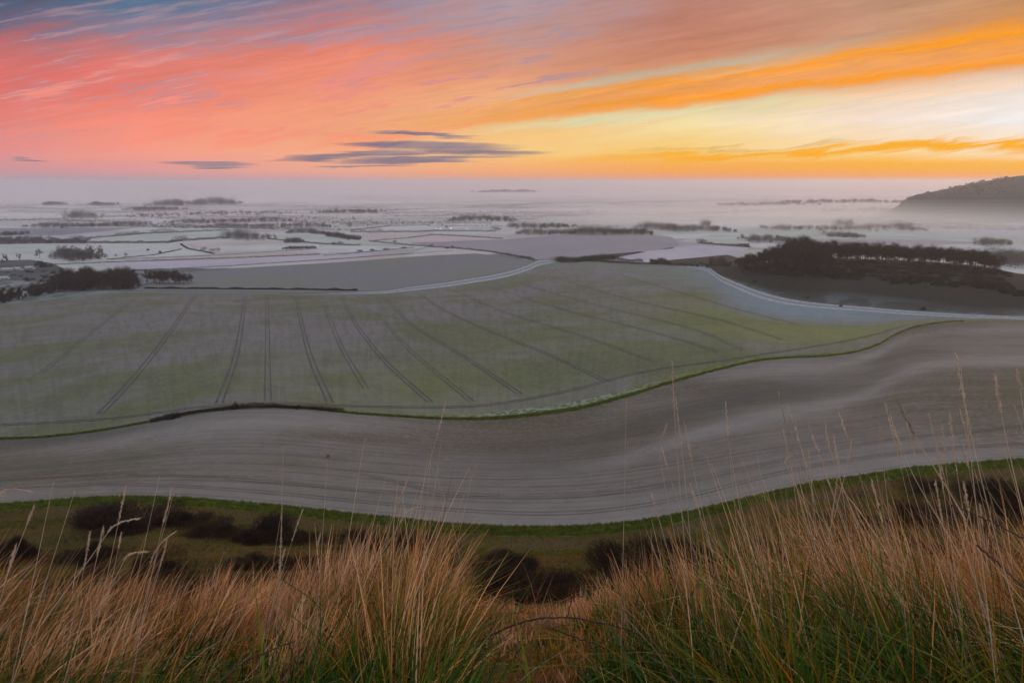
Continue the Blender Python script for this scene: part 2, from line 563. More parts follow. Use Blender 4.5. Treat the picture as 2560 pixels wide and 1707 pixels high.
C_T = [(-500, 3), (300, 3), (380, 4), (900, 4.5), (1000, 9), (1180, 12), (1320, 13), (1355, 12), (1420, 4), (1700, 4), (1760, 9), (1800, 14), (1880, 17), (2050, 12), (2560, 7), (3200, 7)]


def thick(P, Tn, k=1.0):
    tx = [a for a, _ in Tn]; tz = [b for _, b in Tn]
    return [(x, y - k * float(np.interp(x, tx, tz))) for x, y in P]


A2_P = [(x, y + float(np.interp(x, [0, 1283, 2560], [19, 27, 23]))) for x, y in A1_P]
rA2, zA2 = curve(prof(A2_P, [(a, b + 0.8) for a, b in A1_Z]))
rA1, zA1 = curve(prof(A1_P, A1_Z))
rB1, zB1 = curve(prof(B1_P, B1_Z))
rB2, zB2 = curve(prof(thick(B1_P, B_T), [(a, b - 0.2) for a, b in B1_Z]))
rC1, zC1 = curve(prof(C1_P, C1_Z))
rC2, zC2 = curve(prof(thick(C1_P, C_T), C1_Z))
# the spur with the wood on the right; elsewhere the land just runs down to the plain
S_X = [1800, 1900, 2000, 2100, 2300, 2450, 2560, 2800]
S1 = [(1800, 690, 25), (1900, 706, 34), (2000, 722, 38), (2100, 737, 39), (2300, 747, 40), (2450, 757, 42), (2560, 768, 43.5), (2800, 780, 44)]
S2 = [(1800, 680, 23), (1900, 680, 38), (2000, 692, 43), (2100, 699, 44), (2300, 703, 46), (2450, 714, 48), (2560, 735, 47), (2800, 750, 47)]
S3 = [(1800, 669, 22), (1900, 662, 42), (2000, 651, 51), (2100, 648, 52), (2300, 656, 52), (2450, 668, 52), (2560, 690, 51), (2800, 705, 51)]


def spur(S, dr, fz):
    x, y = at_z([p[0] for p in S], [p[1] for p in S], [p[2] for p in S])
    th = np.arctan2(x, y); rr = np.hypot(x, y); zz = np.array([p[2] for p in S])
    t0 = math.atan2(1650 - 1280, F)
    w = np.clip((TT - t0) / (th[0] - t0), 0, 1); w = w * w * (3 - 2 * w)
    return (1 - w) * (rC2 + dr) + w * pchip1(th, rr, TT), (1 - w) * (zC2 * fz) + w * pchip1(th, zz, TT), w


rS1, zS1, wS = spur(S1, 40, 0.72)
rS2, zS2, _ = spur(S2, 90, 0.42)
rS3, zS3, _ = spur(S3, 150, 0.2)
rS4, zS4 = rS3 + 70 + 90 * wS, zS3 * (0.25 + 0.25 * wS)
rS5, zS5 = rS4 + 90 + 160 * wS, zS3 * 0.0
one = np.ones_like(TT)
lowmid_z = 0.50 * zA1 + 0.50 * zB1 - 1.5
near = [(0.0, -1.2), (1.5, -1.55), (3.0, -2.16), (6.0, -4.3), (20.0, -14.6), (45.0, -29.9), (68.0, -42.0)]
sec = 1.0 / np.cos(np.clip(np.abs(TT), 0, R(58)))
KR = [r * sec ** w for (r, _), w in zip(near, (1, 1, 1, 1, 1, 0.7, 0.35))] + [rA2, rA1, 0.5 * (rA1 + rB1), rB1, rB2, 0.6 * rB2 + 0.4 * rC1, 0.28 * rB2 + 0.72 * rC1, rC1, rC2, rS1, rS2, rS3, rS4, rS5, rS5 + 400, 60000 * one]
ridge = np.exp(-((TT - 0.33) / 0.16) ** 2)
KZ = [(EYE + z) * one for _, z in near] + [zA2, zA1, lowmid_z, zB1, zB2, 0.62 * zB2 + 0.38 * zC1 + 2.0 * ridge - 1.0, 0.30 * zB2 + 0.70 * zC1 - 1.0, zC1, zC2, zS1, zS2, zS3, zS4, zS5, zS5, zS5]
KR = np.array(KR).T.copy(); KZ = np.array(KZ).T.copy()
for k in range(1, KR.shape[1]):
    KR[:, k] = np.maximum(KR[:, k], KR[:, k - 1] + (0.5 if k < 7 else 2.0))
# behind the camera the hill top runs on flat
bk = np.clip((np.abs(TT) - R(80)) / R(30), 0, 1); bk = (bk * bk * (3 - 2 * bk))[:, None]
KZ = KZ * (1 - bk) + (EYE - 1.3) * bk
KA2, KA1, KB1, KB2, KC1, KC2, KS5 = 7, 8, 10, 11, 14, 15, 20
print('radii', {n: [round(float(np.interp(math.atan((x - 1280) / F), TT, KR[:, k]))) for x in (0, 640, 1280, 1920, 2500)]
                for n, k in (('A2', 7), ('A1', 8), ('B1', 10), ('C1', 14), ('S1', 16), ('S2', 17), ('S3', 18), ('S5', 20))})

_sl = pchip_slopes(KR, KZ)


def knots(th):
    f = (np.asarray(th) + math.pi) / (TT[1] - TT[0])
    i = np.clip(f.astype(int), 0, len(TT) - 2); w = (f - i)[:, None]
    g = lambda A: A[i] * (1 - w) + A[i + 1] * w
    return g(KR), g(KZ), g(_sl)


def undulate(x, y, r):
    a = np.sin(x * 0.021 + 1.3) * np.sin(y * 0.017 + 0.4) + 0.6 * np.sin(x * 0.043 - y * 0.031)
    w = np.clip((r - 130) / 60, 0, 1) * np.clip((900 - r) / 300, 0, 1)
    n = np.sin(x * 3.1 + np.sin(y * 2.3)) * 0.03 + np.sin(y * 2.7 + x) * 0.02
    hs = (np.sin(x * 0.19 + 0.7 * np.sin(y * 0.11)) * np.sin(y * 0.23) * 0.35 + np.sin(x * 0.07 + y * 0.05) * 0.5)
    return 0.45 * a * w + n * np.clip((6 - r) / 3, 0, 1) + hs * np.clip((r - 15) / 20, 0, 1) * np.clip((110 - r) / 30, 0, 1)


def T(x, y, chunk=200000):
    x = np.atleast_1d(np.asarray(x, float)); y = np.atleast_1d(np.asarray(y, float))
    out = np.empty_like(x)
    for s in range(0, len(x), chunk):
        xx, yy = x[s:s + chunk], y[s:s + chunk]
        r = np.hypot(xx, yy)
        kr, kz, km = knots(np.arctan2(xx, yy))
        i = np.clip((kr <= r[:, None]).sum(axis=1) - 1, 0, kr.shape[1] - 2)
        j = np.arange(len(r))
        z = hermite(kr[j, i], kr[j, i + 1], kz[j, i], kz[j, i + 1], km[j, i], km[j, i + 1], r)
        out[s:s + chunk] = z + undulate(xx, yy, r)
    return out


def hit(px, py):
    """Where the view through a photo pixel meets the land (first crossing)."""
    px = np.atleast_1d(np.asarray(px, float)); py = np.atleast_1d(np.asarray(py, float))
    dx, dy, dz = ray(px, py)
    h = np.hypot(dx, dy)
    rr = np.concatenate([np.geomspace(1.0, 2500, 900), np.geomspace(2530, 40000, 60)])
    X = (dx / h)[:, None] * rr; Y = (dy / h)[:, None] * rr; Zr = EYE + (dz / h)[:, None] * rr
    D = Zr - T(X.ravel(), Y.ravel()).reshape(X.shape)
    D[:, rr < 35] = 1.0                      # the near brow is not a target
    below = D < 0
    k = np.where(below.any(axis=1), below.argmax(axis=1), len(rr) - 1)
    j = np.arange(len(px)); k = np.maximum(k, 1)
    f = D[j, k - 1] / np.maximum(D[j, k - 1] - D[j, k], 1e-9)
    r = rr[k - 1] + (rr[k] - rr[k - 1]) * np.clip(f, 0, 1)
    x, y = dx / h * r, dy / h * r
    return np.stack([x, y, T(x, y)], 1)


TH = np.concatenate([np.linspace(R(-75), R(-42), 34)[:-1], np.linspace(R(-42), R(42), 560), np.linspace(R(42), R(75), 34)[1:]])


def sheet(name, ka, kb, rows, mat, extra=None, th=TH):
    kr, _, _ = knots(th)
    ra = kr[:, ka]; rb = kr[:, kb] if not isinstance(kb, float) else np.full(len(th), kb)
    fr = np.asarray(rows, float)
    rr = ra[:, None] * (1 - fr) + rb[:, None] * fr
    if isinstance(kb, float):
        rr = 1.0 / ((1 / ra)[:, None] * (1 - fr) + (1 / rb)[:, None] * fr)
    x = np.sin(th)[:, None] * rr; y = np.cos(th)[:, None] * rr
    z = T(x.ravel(), y.ravel())
    n, m = rr.shape
    V = np.stack([x.ravel(), y.ravel(), z], 1)
    idx = np.arange(n * m).reshape(n, m)
    Fq = np.stack([idx[:-1, :-1], idx[1:, :-1], idx[1:, 1:], idx[:-1, 1:]], -1).reshape(-1, 4)
    Fq = Fq[:, ::-1]
    rm = 0.5 * (ra + rb) if not isinstance(kb, float) else ra
    at = {'along': np.repeat((th * np.median(rm)), m)}
    at['across'] = (rr - ra[:, None]).ravel()
    if extra: extra(at, np.repeat(th, m), np.tile(fr, n), V)
    o = obj(name, mesh_data(name, V, Fq, None, mat, True, at))
    o['kind'] = 'structure'
    return o




def gau(a, c, w): return np.exp(-((a - c) / w) ** 2)


def x_hill(at, th, f, V):
    r = np.hypot(V[:, 0], V[:, 1]); d = np.interp(th, TT, rA2) - r
    at['terrace'] = gau(d, 6, 5) * (0.6 + 0.4 * np.sin(th * 30))


TH_FULL = np.concatenate([np.linspace(-math.pi, R(-75), 40)[:-1], TH, np.linspace(R(75), math.pi, 40)[1:]])
sheet('hillside', 0, KA2, np.concatenate([np.linspace(0.001, 0.06, 40)[:-1], np.linspace(0.06, 1, 90)]), M['hillside'], x_hill, TH_FULL)
sheet('verge', KA2, KA1, np.linspace(0, 1, 5), M['verge'])
def x_plough(at, th, f, V):
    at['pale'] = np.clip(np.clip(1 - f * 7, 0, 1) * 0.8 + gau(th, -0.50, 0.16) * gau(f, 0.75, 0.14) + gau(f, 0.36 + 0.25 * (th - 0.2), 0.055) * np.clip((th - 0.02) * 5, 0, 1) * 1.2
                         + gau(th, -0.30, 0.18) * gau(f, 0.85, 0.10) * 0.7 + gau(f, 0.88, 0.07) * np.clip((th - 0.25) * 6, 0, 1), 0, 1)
    at['dark_zone'] = np.clip(gau(th, 0.34, 0.20) * gau(f, 0.62, 0.13) + gau(th, -0.62, 0.2) * gau(f, 0.97, 0.12) * 0.8 + gau(th, 0.05, 0.14) * gau(f, 0.45, 0.2) * 0.5, 0, 1)  # broad darker slate patches at set bearings across the field


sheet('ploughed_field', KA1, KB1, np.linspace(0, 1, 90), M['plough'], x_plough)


def x_strip(at, th, f, V):
    at['across'] = f
    at['frost'] = np.clip(gau(th, 0.06, 0.13) * 1.4 + gau(th, -0.72, 0.13), 0, 1)


sheet('grass_strip', KB1, KB2, np.linspace(0, 1, 5), M['strip'], x_strip)


def x_crop(at, th, f, V):
    at['frost'] = np.clip(gau(th, 0.40, 0.17) * np.clip((f - 0.45) * 3.0, 0, 1) + gau(th, 0.1, 0.25) * np.clip((f - 0.75) * 2, 0, 1) * 0.4, 0, 1)
    at['green'] = np.clip(gau(th, 0.42, 0.20) * gau(f, 0.33, 0.22) * 1.2 + gau(th, -0.1, 0.35) * gau(f, 0.05, 0.2) * 0.4, 0, 1)


sheet('sown_field', KB2, KC1, np.linspace(0, 1, 110), M['crop'], x_crop)


def x_frac(at, th, f, V):
    at['across'] = f
    at['verge'] = np.clip(np.clip(1 - (th + 0.30) * 9, 0, 1) * 0.8 + np.clip((th - 0.055) * 40, 0, 1) * np.clip((0.27 - th) * 25, 0, 1), 0, 1)


sheet('track', KC1, KC2, np.linspace(0, 1, 5), M['track'], x_frac)


def x_spur(at, th, f, V):
    w = np.interp(th, TT, wS)
    at['frost'] = np.clip((1 - w) * np.clip((0.14 - th) * 12, 0, 1) + np.clip(1 - f * 18, 0, 1) * 0.6, 0, 1)


sheet('spur', KC2, KS5, np.linspace(0, 1, 90), M['spur'], x_spur)
sheet('plain', KS5, 34000.0, np.linspace(0, 1, 160), M['plain'])

# ------------------------------------------------------------------ the far hill on the right
def far_hill():
    # crest heights by bearing, read where the ridge line runs about 3.2 km away
    out = [(2195, 530), (2240, 516), (2262, 499), (2285, 488), (2335, 478), (2400, 463), (2480, 448), (2560, 437), (2700, 432), (2900, 433), (3300, 445), (3700, 500)]
    R0 = 3300.0
    th, zc = [], []
    for px, py in out:
        dx, dy, dz = ray(px, py); h = math.hypot(dx, dy)
        th.append(math.atan2(dx, dy)); zc.append(max(0.5, EYE + dz / h * R0))
    zc[0] = 0.0; zc[-1] = 0.0
    tt = np.linspace(th[0], th[-1], 160)
    top = pchip1(th, zc, tt)
    rr = np.linspace(2700, 4300, 70)
    prf = np.exp(-((rr - R0) / 250.0) ** 2)
    A, Rr = np.meshgrid(tt, rr, indexing='ij')
    x = np.sin(A) * Rr; y = np.cos(A) * Rr
    z = top[:, None] * prf[None, :] - 2.0
    z += (np.sin(x * 0.011) * np.sin(y * 0.009) * 4 + np.sin(x * 0.035 + y * 0.02) * 1.2) * np.clip(z / 40, 0, 1)
    n, m = A.shape
    idx = np.arange(n * m).reshape(n, m)
    Fq = np.stack([idx[:-1, :-1], idx[:-1, 1:], idx[1:, 1:], idx[1:, :-1]], -1).reshape(-1, 4)

    def f(t, p):
        P = pos(t)
        a = noise(t, P, 0.006, 4, 0.6); b = noise(t, P, 0.04, 4, 0.6)
        return mixc(t, (a * 0.6 + b * 0.4).smooth(0.42, 0.58), (0.006, 0.018, 0.014), (0.018, 0.036, 0.026))
    o = obj('far_hill', mesh_data('far_hill', np.stack([x.ravel(), y.ravel(), z.ravel()], 1), Fq, None, material('hill_turf', f), True))
    o['kind'] = 'structure'
    return tt, top, R0


hill_th, hill_top, HILL_R = far_hill()


# ------------------------------------------------------------------ fields of the plain
def z1(*p): return [(x / 2.6133, 420 + y / 2.6133) for x, y in p]
def z2(*p): return [(800 + x / 2.6133, 420 + y / 2.6133) for x, y in p]
def z3(*p): return [(1660 + x / 2.6133, 420 + y / 2.6133) for x, y in p]


def dense(pts, step=10.0, closed=False):
    out = []
    P = list(pts) + ([pts[0]] if closed else [])
    for (a, b), (c, d) in zip(P[:-1], P[1:]):
        n = max(1, int(math.hypot(c - a, d - b) / step))
        out += [(a + (c - a) * k / n, b + (d - b) * k / n) for k in range(n)]
    if not closed: out.append(P[-1])
    return out


def in_poly(pts, poly):
    x, y = pts[:, 0], pts[:, 1]; c = np.zeros(len(pts), bool)
    n = len(poly)
    for i in range(n):
        x0, y0 = poly[i]; x1, y1 = poly[(i + 1) % n]
        if y0 == y1: continue
        c ^= ((y0 > y) != (y1 > y)) & (x < (x1 - x0) * (y - y0) / (y1 - y0) + x0)
    return c


def field(name, pts, mat, lift=0.25, step=10.0, grid=None, world=None):
    if world is None:
        px = dense(pts, step, True)
        w = hit([p[0] for p in px], [p[1] for p in px])[:, :2]
    else:
        w = np.asarray(world)
    lo, hi = w.min(0), w.max(0)
    g = grid or max(12.0, float(np.max(hi - lo)) / 40.0)
    gx, gy = np.meshgrid(np.arange(lo[0], hi[0], g), np.arange(lo[1], hi[1], g))
    q = np.stack([gx.ravel(), gy.ravel()], 1)
    q = q[in_poly(q, w)]
    d = np.min(np.hypot(q[:, None, 0] - w[None, :, 0], q[:, None, 1] - w[None, :, 1]), axis=1) if len(q) else np.zeros(0)
    q = q[d > g * 0.35]
    allp = [Vector(p) for p in w] + [Vector(p) for p in q]
    ed = [(i, (i + 1) % len(w)) for i in range(len(w))]
    v, _, f, _, _, _ = delaunay_2d_cdt(allp, ed, [], 1, 1e-3)
    V = np.array([(a.x, a.y) for a in v])
    z = T(V[:, 0], V[:, 1]) + lift
    o = obj(name, mesh_data(name, np.column_stack([V, z]), None, np.array([list(t) for t in f if len(t) == 3]), mat, True))
    o['kind'] = 'structure'
    return o


fm_white = flat_field_mat('white_frost', (0.50, 0.48, 0.47), (0.42, 0.41, 0.41))
fm_pale = flat_field_mat('pale_frost', (0.43, 0.44, 0.40), (0.36, 0.37, 0.35))
fm_lilac = flat_field_mat('lilac_frost', (0.44, 0.38, 0.43), (0.37, 0.33, 0.39))
fm_pink = flat_field_mat('pink_stubble', (0.50, 0.40, 0.39), (0.42, 0.34, 0.34))
fm_mauve = flat_field_mat('mauve_soil', (0.27, 0.235, 0.26), (0.235, 0.21, 0.24), 0.006)
fm_slate = flat_field_mat('slate_pasture', (0.16, 0.16, 0.19), (0.22, 0.21, 0.24))  # dark blue grey ground, the pasture's own colour


def f_grey(t, p):
    P = pos(t)
    a = noise(t, P, 0.006, 4, 0.6, 0.3); b = noise(t, P, 0.25, 3, 0.6)
    c = mixc(t, (a * 0.8 + b * 0.2).smooth(0.40, 0.60), (0.150, 0.150, 0.132), (0.150, 0.145, 0.162))
    return mixc(t, b.smooth(0.5, 0.7) * 0.25, c, (0.27, 0.26, 0.25))


fm_grey = material('grey_crop', f_grey)
field('farm_garden', z1((-150, 610), (200, 600), (340, 622), (420, 660), (380, 745), (200, 735), (-150, 740)), flat_field_mat('garden_ground', (0.045, 0.05, 0.05), (0.085, 0.085, 0.085)), 0.3)
# the near grey field beyond the track, from the left wood to the track bend
top = [(430, 690), (480, 681), (640, 668), (800, 659), (900, 652), (1020, 643), (1100, 638), (1190, 634), (1250, 641), (1300, 648), (1338, 655)]
thb = np.linspace(math.atan2(*[float(v) for v in at_z(1332, 668, 3)]), math.atan2(*[float(v) for v in at_z(330, 724, 10)]), 60)
rb = np.interp(thb, TT, rC2) + 1.0
low_edge = np.stack([np.sin(thb) * rb, np.cos(thb) * rb], 1)
tp = dense(top, 12)
hi_edge = hit([p[0] for p in tp], [p[1] for p in tp])[:, :2]
field('grey_field', None, fm_grey, 0.35, grid=22.0, world=np.concatenate([hi_edge, low_edge]))
field('mauve_field', z2((600, 490), (1190, 468), (1640, 433), (2150, 431), (2300, 452), (2352, 500), (2300, 528), (1980, 556), (1560, 592), (1420, 600), (1250, 573), (1100, 548), (900, 527), (720, 512)), fm_mauve)
field('lilac_field', z1((600, 632), (1100, 610), (1500, 596), (2090, 572), (2352, 556), (2500, 548), (2352, 584), (1500, 640), (1230, 655), (900, 664), (800, 664)), fm_lilac)
field('white_field', z1((690, 535), (1000, 515), (1175, 503), (1165, 530), (1040, 556), (800, 585), (705, 596)), fm_white)
field('white_field', z1((760, 597), (1050, 565), (1185, 535), (1270, 552), (1420, 566), (1050, 584)), fm_white)
field('white_field', z1((1270, 525), (1560, 508), (1860, 492), (2090, 500), (2080, 522), (1900, 532), (1450, 552)), fm_white)
field('pink_field', z1((1210, 496), (1500, 480), (1840, 472), (1830, 490), (1560, 506), (1260, 522)), fm_pink)
field('pale_field', z1((570, 463), (950, 432), (1540, 413), (1525, 448), (1440, 458), (1150, 462), (1090, 482), (780, 486), (610, 486)), fm_pale)
field('white_field', z1((-200, 508), (420, 506), (380, 540), (300, 560), (-200, 580)), fm_pale)
field('slate_field', z1((-300, 395), (300, 392), (900, 390), (700, 412), (400, 440), (-300, 440)), fm_slate)
field('lilac_field', z1((150, 455), (560, 425), (940, 420), (760, 448), (570, 462)), fm_lilac)
field('pale_field', z1((880, 412), (1060, 395), (1480, 394), (1300, 408), (950, 425)), fm_pale)
field('pale_field', z1((1750, 462), (1880, 430), (2150, 440), (2340, 470), (2352, 498), (2130, 497)), fm_pale)
field('white_field', z1((1960, 540), (2130, 512), (2352, 508), (2800, 512), (2700, 530), (2100, 560)), fm_white)
field('pink_field', z2((250, 432), (500, 424), (715, 424), (560, 459), (360, 474), (310, 452)), fm_pink)
field('pink_field', z2((570, 487), (735, 443), (1000, 456), (1180, 464), (900, 478), (640, 490)), fm_pink)
field('white_field', z2((200, 398), (430, 374), (820, 360), (1230, 357), (1260, 382), (1100, 385), (850, 396), (640, 410), (300, 408)), fm_white)
field('white_field', z2((700, 432), (760, 418), (1180, 420), (1330, 405), (1310, 428), (1190, 436)), fm_white)
field('white_field', z3((95, 482), (190, 456), (340, 432), (480, 436), (540, 455), (560, 512), (300, 492)), fm_pale)
field('white_field', z3((420, 497), (680, 492), (1300, 498), (1600, 520), (1000, 540), (600, 520)), fm_white)
field('lilac_field', z3((40, 522), (240, 505), (560, 522), (500, 560), (60, 600), (-120, 620), (-400, 600)), fm_lilac)
field('pale_field', z3((640, 425), (1000, 418), (1500, 415), (2300, 440), (2352, 500), (1700, 470), (1100, 465), (760, 470)), fm_pale)
field('white_field', z3((1980, 560), (2060, 520), (2200, 512), (2160, 590), (2040, 590)), fm_pale)

# ------------------------------------------------------------------ woody plants
def slivers(P, D, L, W, rng=RNG):
    """Thin tapering triangles: centres P (n,3), directions D, lengths L, widths W."""
    D = D / np.maximum(np.linalg.norm(D, axis=1, keepdims=True), 1e-9)
    q = rng.normal(size=D.shape)
    S = np.cross(D, q); S /= np.maximum(np.linalg.norm(S, axis=1, keepdims=True), 1e-9)
    a = P - D * L[:, None] * 0.5
    V = np.stack([a - S * W[:, None] * 0.5, a + S * W[:, None] * 0.5, P + D * L[:, None] * 0.5], 1).reshape(-1, 3)
    return V, np.arange(len(V)).reshape(-1, 3)


def leaves(P, s, rng=RNG):
    """Small random quads."""
    n = len(P)
    a = rng.normal(size=(n, 3)); b = rng.normal(size=(n, 3))
    a /= np.linalg.norm(a, axis=1, keepdims=True)
    b = np.cross(a, b); b /= np.linalg.norm(b, axis=1, keepdims=True)
    s = np.asarray(s).reshape(-1, 1) * np.ones((n, 1))
    V = np.stack([P - a * s, P + b * s * 0.5, P + a * s, P - b * s * 0.5], 1).reshape(-1, 3)
    return V, np.arange(4 * n).reshape(-1, 4)


def ball(n, rng=RNG, shell=0.4):
    d = rng.normal(size=(n, 3)); d /= np.linalg.norm(d, axis=1, keepdims=True)
    return d * (rng.random((n, 1)) ** shell)


def limb(pts, rad, sides=5):
    pts = np.asarray(pts, float); rad = np.asarray(rad, float)
    d = np.gradient(pts, axis=0); d /= np.linalg.norm(d, axis=1, keepdims=True)
    ref = np.array([0.31, 0.9, 0.2])
    s = np.cross(d, ref); s /= np.linalg.norm(s, axis=1, keepdims=True)
    t = np.cross(d, s)
    a = np.linspace(0, 2 * math.pi, sides, endpoint=False)
    V = (pts[:, None] + rad[:, None, None] * (np.cos(a)[None, :, None] * s[:, None] + np.sin(a)[None, :, None] * t[:, None])).reshape(-1, 3)
    i = np.arange(len(pts) - 1)[:, None] * sides; j = np.arange(sides)[None]; k = (j + 1) % sides
    return V, np.stack([i + j, i + k, i + k + sides, i + j + sides], -1).reshape(-1, 4)


def join(parts):
    Vs, Qs, Ts, o = [], [], [], 0
    for V, Fx in parts:
        (Qs if Fx.shape[1] == 4 else Ts).append(Fx + o)
        Vs.append(V); o += len(V)
    return np.concatenate(Vs), (np.concatenate(Qs) if Qs else None), (np.concatenate(Ts) if Ts else None)


def woody(c1, c2, scale=0.4):
    def f(t, p):
        a = noise(t, objco(t), scale, 3, 0.6)
        r = rnd(t)
        c = mixc(t, a.smooth(0.35, 0.65), c1, c2)
        return mixc(t, r * 0.35, c, tuple(0.5 * (x + y) * 1.5 for x, y in zip(c1, c2)))
    return f


M['twig'] = material('bare_twig', woody((0.026, 0.021, 0.016), (0.052, 0.040, 0.030)))
M['twig_red'] = material('ruddy_twig', woody((0.030, 0.018, 0.010), (0.056, 0.032, 0.018)))
M['bark'] = material('bark', woody((0.045, 0.036, 0.028), (0.080, 0.066, 0.052), 1.5))
M['evergreen'] = material('evergreen_leaf', woody((0.014, 0.020, 0.011), (0.032, 0.042, 0.020)))
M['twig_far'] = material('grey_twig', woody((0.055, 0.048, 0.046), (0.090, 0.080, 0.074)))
M['bramble'] = material('bramble_thicket', woody((0.010, 0.006, 0.004), (0.036, 0.016, 0.009), 1.6))
M['bramble_leaf'] = material('bramble_leaf', woody((0.026, 0.011, 0.006), (0.066, 0.032, 0.010), 0.8))


def tree_meshes(seed, h, spread, clear, ntw, tw_w, lean=0.0):
    """A leafless tree: (trunk with limbs, crown of fine twigs)."""
    g = np.random.default_rng(seed)
    parts = []
    top = np.array([g.normal(0, 0.3) + lean, g.normal(0, 0.3), h * 0.72])
    n = 6
    f = np.linspace(0, 1, n)[:, None]
    tr = f * top + g.normal(0, 0.08, (n, 3)) * (f * (1 - f) * 4)
    parts.append(limb(tr, np.linspace(0.30, 0.09, n) * h / 15))
    lumps = []
    nl = 11
    for k in range(nl):
        s = clear + (0.95 - clear) * (k + g.random()) / nl
        base = tr[min(n - 1, int(s * 0.9 * (n - 1)))] * 1.0
        a = g.random() * 6.283 + k * 2.4
        ln = spread * (0.55 + 0.5 * g.random()) * (1.15 - 0.5 * s)
        tip = base + np.array([math.cos(a) * ln, math.sin(a) * ln, h * (0.16 + 0.14 * g.random())])
        tip[2] = min(tip[2], h * 0.96)
        mid = base * 0.5 + tip * 0.5 + np.array([0, 0, -0.3])
        parts.append(limb([base, mid, tip], np.array([0.10, 0.07, 0.03]) * h / 15, 4))
        lumps.append((tip, spread * (0.30 + 0.22 * g.random())))
        lumps.append((mid * 0.4 + tip * 0.6, spread * 0.30))
    lumps.append((np.array([top[0], top[1], h * 0.86]), spread * 0.45))
    tv, tq, _ = join(parts)
    P, D = [], []
    per = ntw // len(lumps)
    for c, r in lumps:
        b = ball(per, g, 0.5) * np.array([r, r, r * 0.85])
        P.append(c + b)
        d = b / max(r, 0.1) * 0.8 + np.array([0, 0, 0.55]) + g.normal(0, 0.45, (per, 3)) + (c - np.array([0, 0, h * 0.5])) / h * 0.6
        D.append(d)
    P = np.concatenate(P); D = np.concatenate(D)
    P[:, 2] = np.minimum(P[:, 2], h)
    L = g.uniform(0.7, 1.7, len(P)) * h / 15; W = g.uniform(0.5, 1.0, len(P)) * tw_w
    cv, cf = slivers(P, D, L, W, g)
    return (tv, tq), (cv, cf)


TREES = {}


def tree_kind(key, mat, variants):
    TREES[key] = []
    for i, a in enumerate(variants):
        (tv, tq), (cv, cf) = tree_meshes(*a)
        TREES[key].append((mesh_data(key + '_trunk', tv, tq, None, M['bark'], True), mesh_data(key + '_crown', cv, None, cf, mat)))


tree_kind('wood', M['twig'], [(21 + i, 15.0, 5.6, 0.40, 2600, 0.14) for i in range(6)])
tree_kind('dense', M['twig_red'], [(41 + i, 14.0, 5.0, 0.12, 2800, 0.18) for i in range(5)])
tree_kind('far', M['twig_far'], [(61 + i, 12.0, 4.2, 0.25, 900, 0.26) for i in range(4)])


def tree(kind, p, h, label, group, name='bare_tree', sink=0.15):
    base = {'wood': 15.0, 'dense': 14.0, 'far': 12.0}[kind]
    tm, cm = random.choice(TREES[kind])
    s = h / base
    o = empty(name, (p[0], p[1], p[2] - sink), random.random() * 6.28, (s * random.uniform(0.9, 1.15), s * random.uniform(0.9, 1.15), s))
    tag(o, label, 'tree', group)
    obj('trunk', tm, o); obj('crown', cm, o)
    return o


def bush_mesh(seed, ntw, nlf, twig_w, leaf_s, flat=0.8):
    """Unit-size bush: radius 1, height about 1."""
    g = np.random.default_rng(seed)
    cs = [(np.array([0, 0, 0.25]), 0.6)]
    for k in range(13):
        a = g.random() * 6.28; r = g.uniform(0.25, 0.85)
        cs.append((np.array([math.cos(a) * r, math.sin(a) * r, g.uniform(0.05, 0.55) * (1.15 - r)]), g.uniform(0.20, 0.42)))
    P = []
    for c, r in cs:
        P.append(c + ball(ntw // len(cs), g, 0.45) * np.array([r, r, r * flat]))
    P = np.concatenate(P); P[:, 2] = np.abs(P[:, 2])
    D = P * np.array([0.7, 0.7, 0.5]) + np.array([0, 0, 0.5]) + g.normal(0, 0.4, P.shape)
    tw = slivers(P, D, g.uniform(0.12, 0.34, len(P)), g.uniform(0.5, 1, len(P)) * twig_w, g)
    Q = P[g.integers(0, len(P), nlf)] + g.normal(0, 0.03, (nlf, 3)); Q[:, 2] = np.abs(Q[:, 2])
    lf = leaves(Q, g.uniform(0.6, 1.2, nlf) * leaf_s, g)
    return tw, lf


BUSH = {}


def bush_kind(key, stem_mat, leaf_mat, variants):
    BUSH[key] = []
    for a in variants:
        tw, lf = bush_mesh(*a)
        BUSH[key].append((mesh_data(key + '_stems', tw[0], None, tw[1], stem_mat), mesh_data(key + '_leaves', lf[0], lf[1], None, leaf_mat)))


bush_kind('thicket', M['bramble'], M['bramble_leaf'], [(80 + i, 9000, 2600, 0.011, 0.013) for i in range(4)])
bush_kind('evergreen', M['evergreen'], M['evergreen'], [(90 + i, 500, 1800, 0.03, 0.06) for i in range(3)])
bush_kind('scrub', M['twig'], M['twig'], [(100 + i, 1500, 200, 0.03, 0.03) for i in range(3)])


def bush(kind, p, w, h, label, group=None, name='bush', rz=None):
    sm, lm = random.choice(BUSH[kind])
    o = empty(name, (p[0], p[1], p[2] - 0.1), random.random() * 6.28 if rz is None else rz, (w / 2, w / 2 if not isinstance(w, tuple) else w, h))
    tag(o, label, 'bush', group)
    obj('stems', sm, o); obj('leaves', lm, o)
    return o


def at1(px, py): return hit([px], [py])[0]


